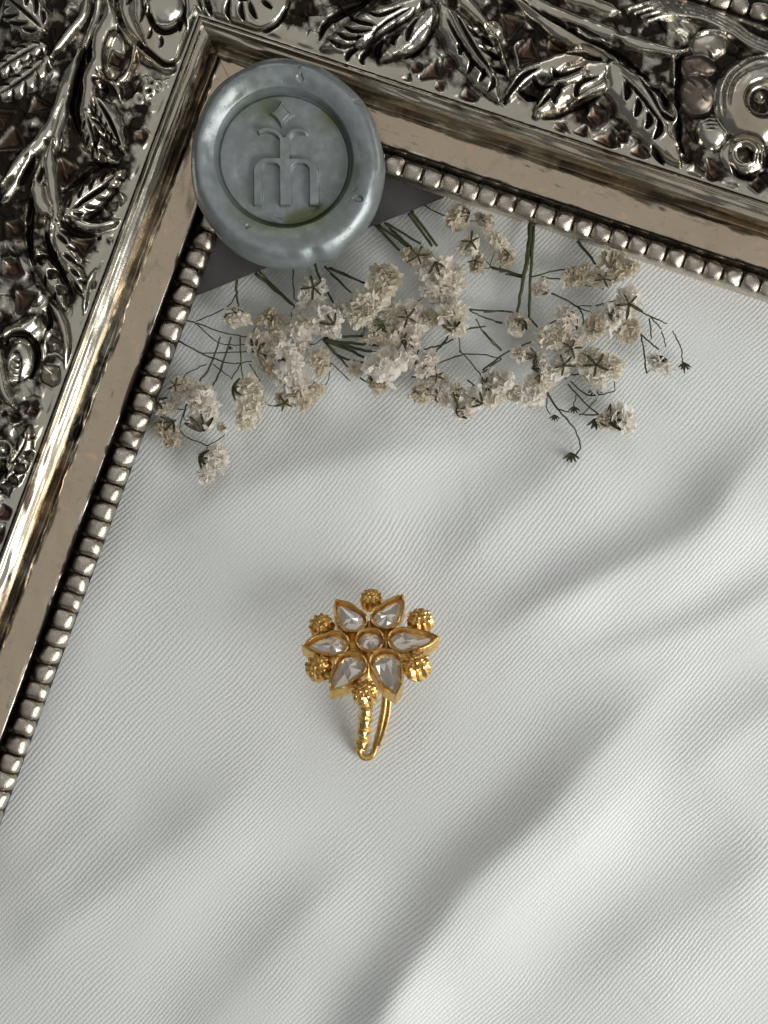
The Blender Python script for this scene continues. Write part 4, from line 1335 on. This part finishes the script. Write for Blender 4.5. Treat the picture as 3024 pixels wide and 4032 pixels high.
def blossom(x, y, r, tint, habit, zc=None):
    par = sprig_for(x)
    R_ = r * S
    z = (zf(x, y) + R_ * .75) if zc is None else zc
    me = PM[tint][random.randrange(7)]
    o = bpy.data.objects.new('blossom', me); col.objects.link(o); o['kind'] = 'stuff'
    o.parent = par; o.matrix_parent_inverse = Matrix.Translation(-Vector(par.location))
    c = P(x, y, z); o.location = c
    rot = Matrix.Rotation(random.uniform(0, 6.28), 4, 'Z') @ Matrix.Rotation(random.uniform(-.7, .7), 4, 'X')
    o.rotation_euler = rot.to_euler()
    sc_ = R_ * 1.25
    o.scale = (sc_ * random.uniform(.8, 1.2), sc_ * random.uniform(.8, 1.2), sc_ * .85)
    base = Matrix.LocRotScale(c, rot.to_quaternion(), o.scale)
    inv = base.inverted()
    def sep(world_m):
        s = bpy.data.objects.new('sepal', SM[random.randrange(4)]); col.objects.link(s)
        s.parent = o
        s.matrix_local = inv @ world_m
    L = R(0)
    near = sorted(STEM_PTS, key=lambda q_: (q_[0] - c).length)[0]
    dist = (near[0] - c).length
    if R_ * .5 < dist < .95:
        b_ = c - Vector((0, 0, R_ * .5)); m_ = (near[0] + b_) / 2 + Vector((random.uniform(-.12, .12), random.uniform(-.12, .12), .02))
        tube('stalk', cr3([near[0], m_, b_], 5), .0075, M['stem'], par, 6)
    if habit == 'n' and random.random() < .3:
        a0 = random.uniform(0, 6.28); cx, cy = c.x + math.cos(a0) * R_ * .5, c.y + math.sin(a0) * R_ * .5
        for k in range(random.choice((2, 3))):
            sep(Matrix.Translation((cx, cy, c.z + R_ * .72)) @ Matrix.Rotation(a0 + 3.1 + (k - 1) * .8, 4, 'Z') @ Matrix.Rotation(.1, 4, 'Y') @ Matrix.Scale(R_ * random.uniform(.6, .85), 4))
    if habit == 's':
        cx, cy = c.x + random.uniform(-.25, .25) * R_, c.y + random.uniform(-.25, .25) * R_
        a0 = random.uniform(0, 6.28)
        for k in range(5):
            ln = R_ * random.uniform(.62, .9)
            sep(Matrix.Translation((cx, cy, c.z + R_ * .86)) @ Matrix.Rotation(a0 + k * 1.257 + random.uniform(-.2, .2), 4, 'Z') @ Matrix.Rotation(random.uniform(-.05, .3), 4, 'Y') @ Matrix.Scale(ln, 4))
    elif habit == 'c':
        a0 = random.uniform(0, 6.28)
        bx, by = c.x + math.cos(a0) * R_ * .85, c.y + math.sin(a0) * R_ * .85
        for k in range(4):
            ln = R_ * random.uniform(.8, 1.1)
            sep(Matrix.Translation((bx, by, c.z + R_ * .25)) @ Matrix.Rotation(a0 + math.pi + (k - 1.5) * .62 + random.uniform(-.15, .15), 4, 'Z') @ Matrix.Rotation(-random.uniform(.25, .6), 4, 'Y') @ Matrix.Scale(ln, 4))


for t_ in BL.replace('\n', '').split('|'):
    a = t_.split(); blossom(float(a[0]), float(a[1]), float(a[2]), a[3], a[4])
for x, y, r_ in SEEDS:
    par = sprig_for(x); c = P(x, y, .16); R_ = r_ * S
    bm = bmesh.new(); bmesh.ops.create_icosphere(bm, subdivisions=2, radius=R_ * .45, matrix=Matrix.Translation(c) @ Matrix.Diagonal((.8, 1.2, .8, 1)))
    for vv in bm.verts: vv.co += Vector((random.uniform(-1, 1), random.uniform(-1, 1), random.uniform(-1, 1))) * R_ * .06
    me = bpy.data.meshes.new('seed_pod'); bm.to_mesh(me); bm.free()
    o = link('seed_pod', me, M['sepal'], par)
    for k in range(5):
        s = bpy.data.objects.new('sepal', SM[k % 4]); col.objects.link(s); s.parent = o
        s.matrix_parent_inverse = Matrix.Identity(4)
        s.matrix_local = Matrix.Translation(c + Vector((0, R_ * .5, .02))) @ Matrix.Rotation(-1.57 + (k - 2) * .45, 4, 'Z') @ Matrix.Rotation(-.2, 4, 'Y') @ Matrix.Scale(R_ * 1.4, 4)
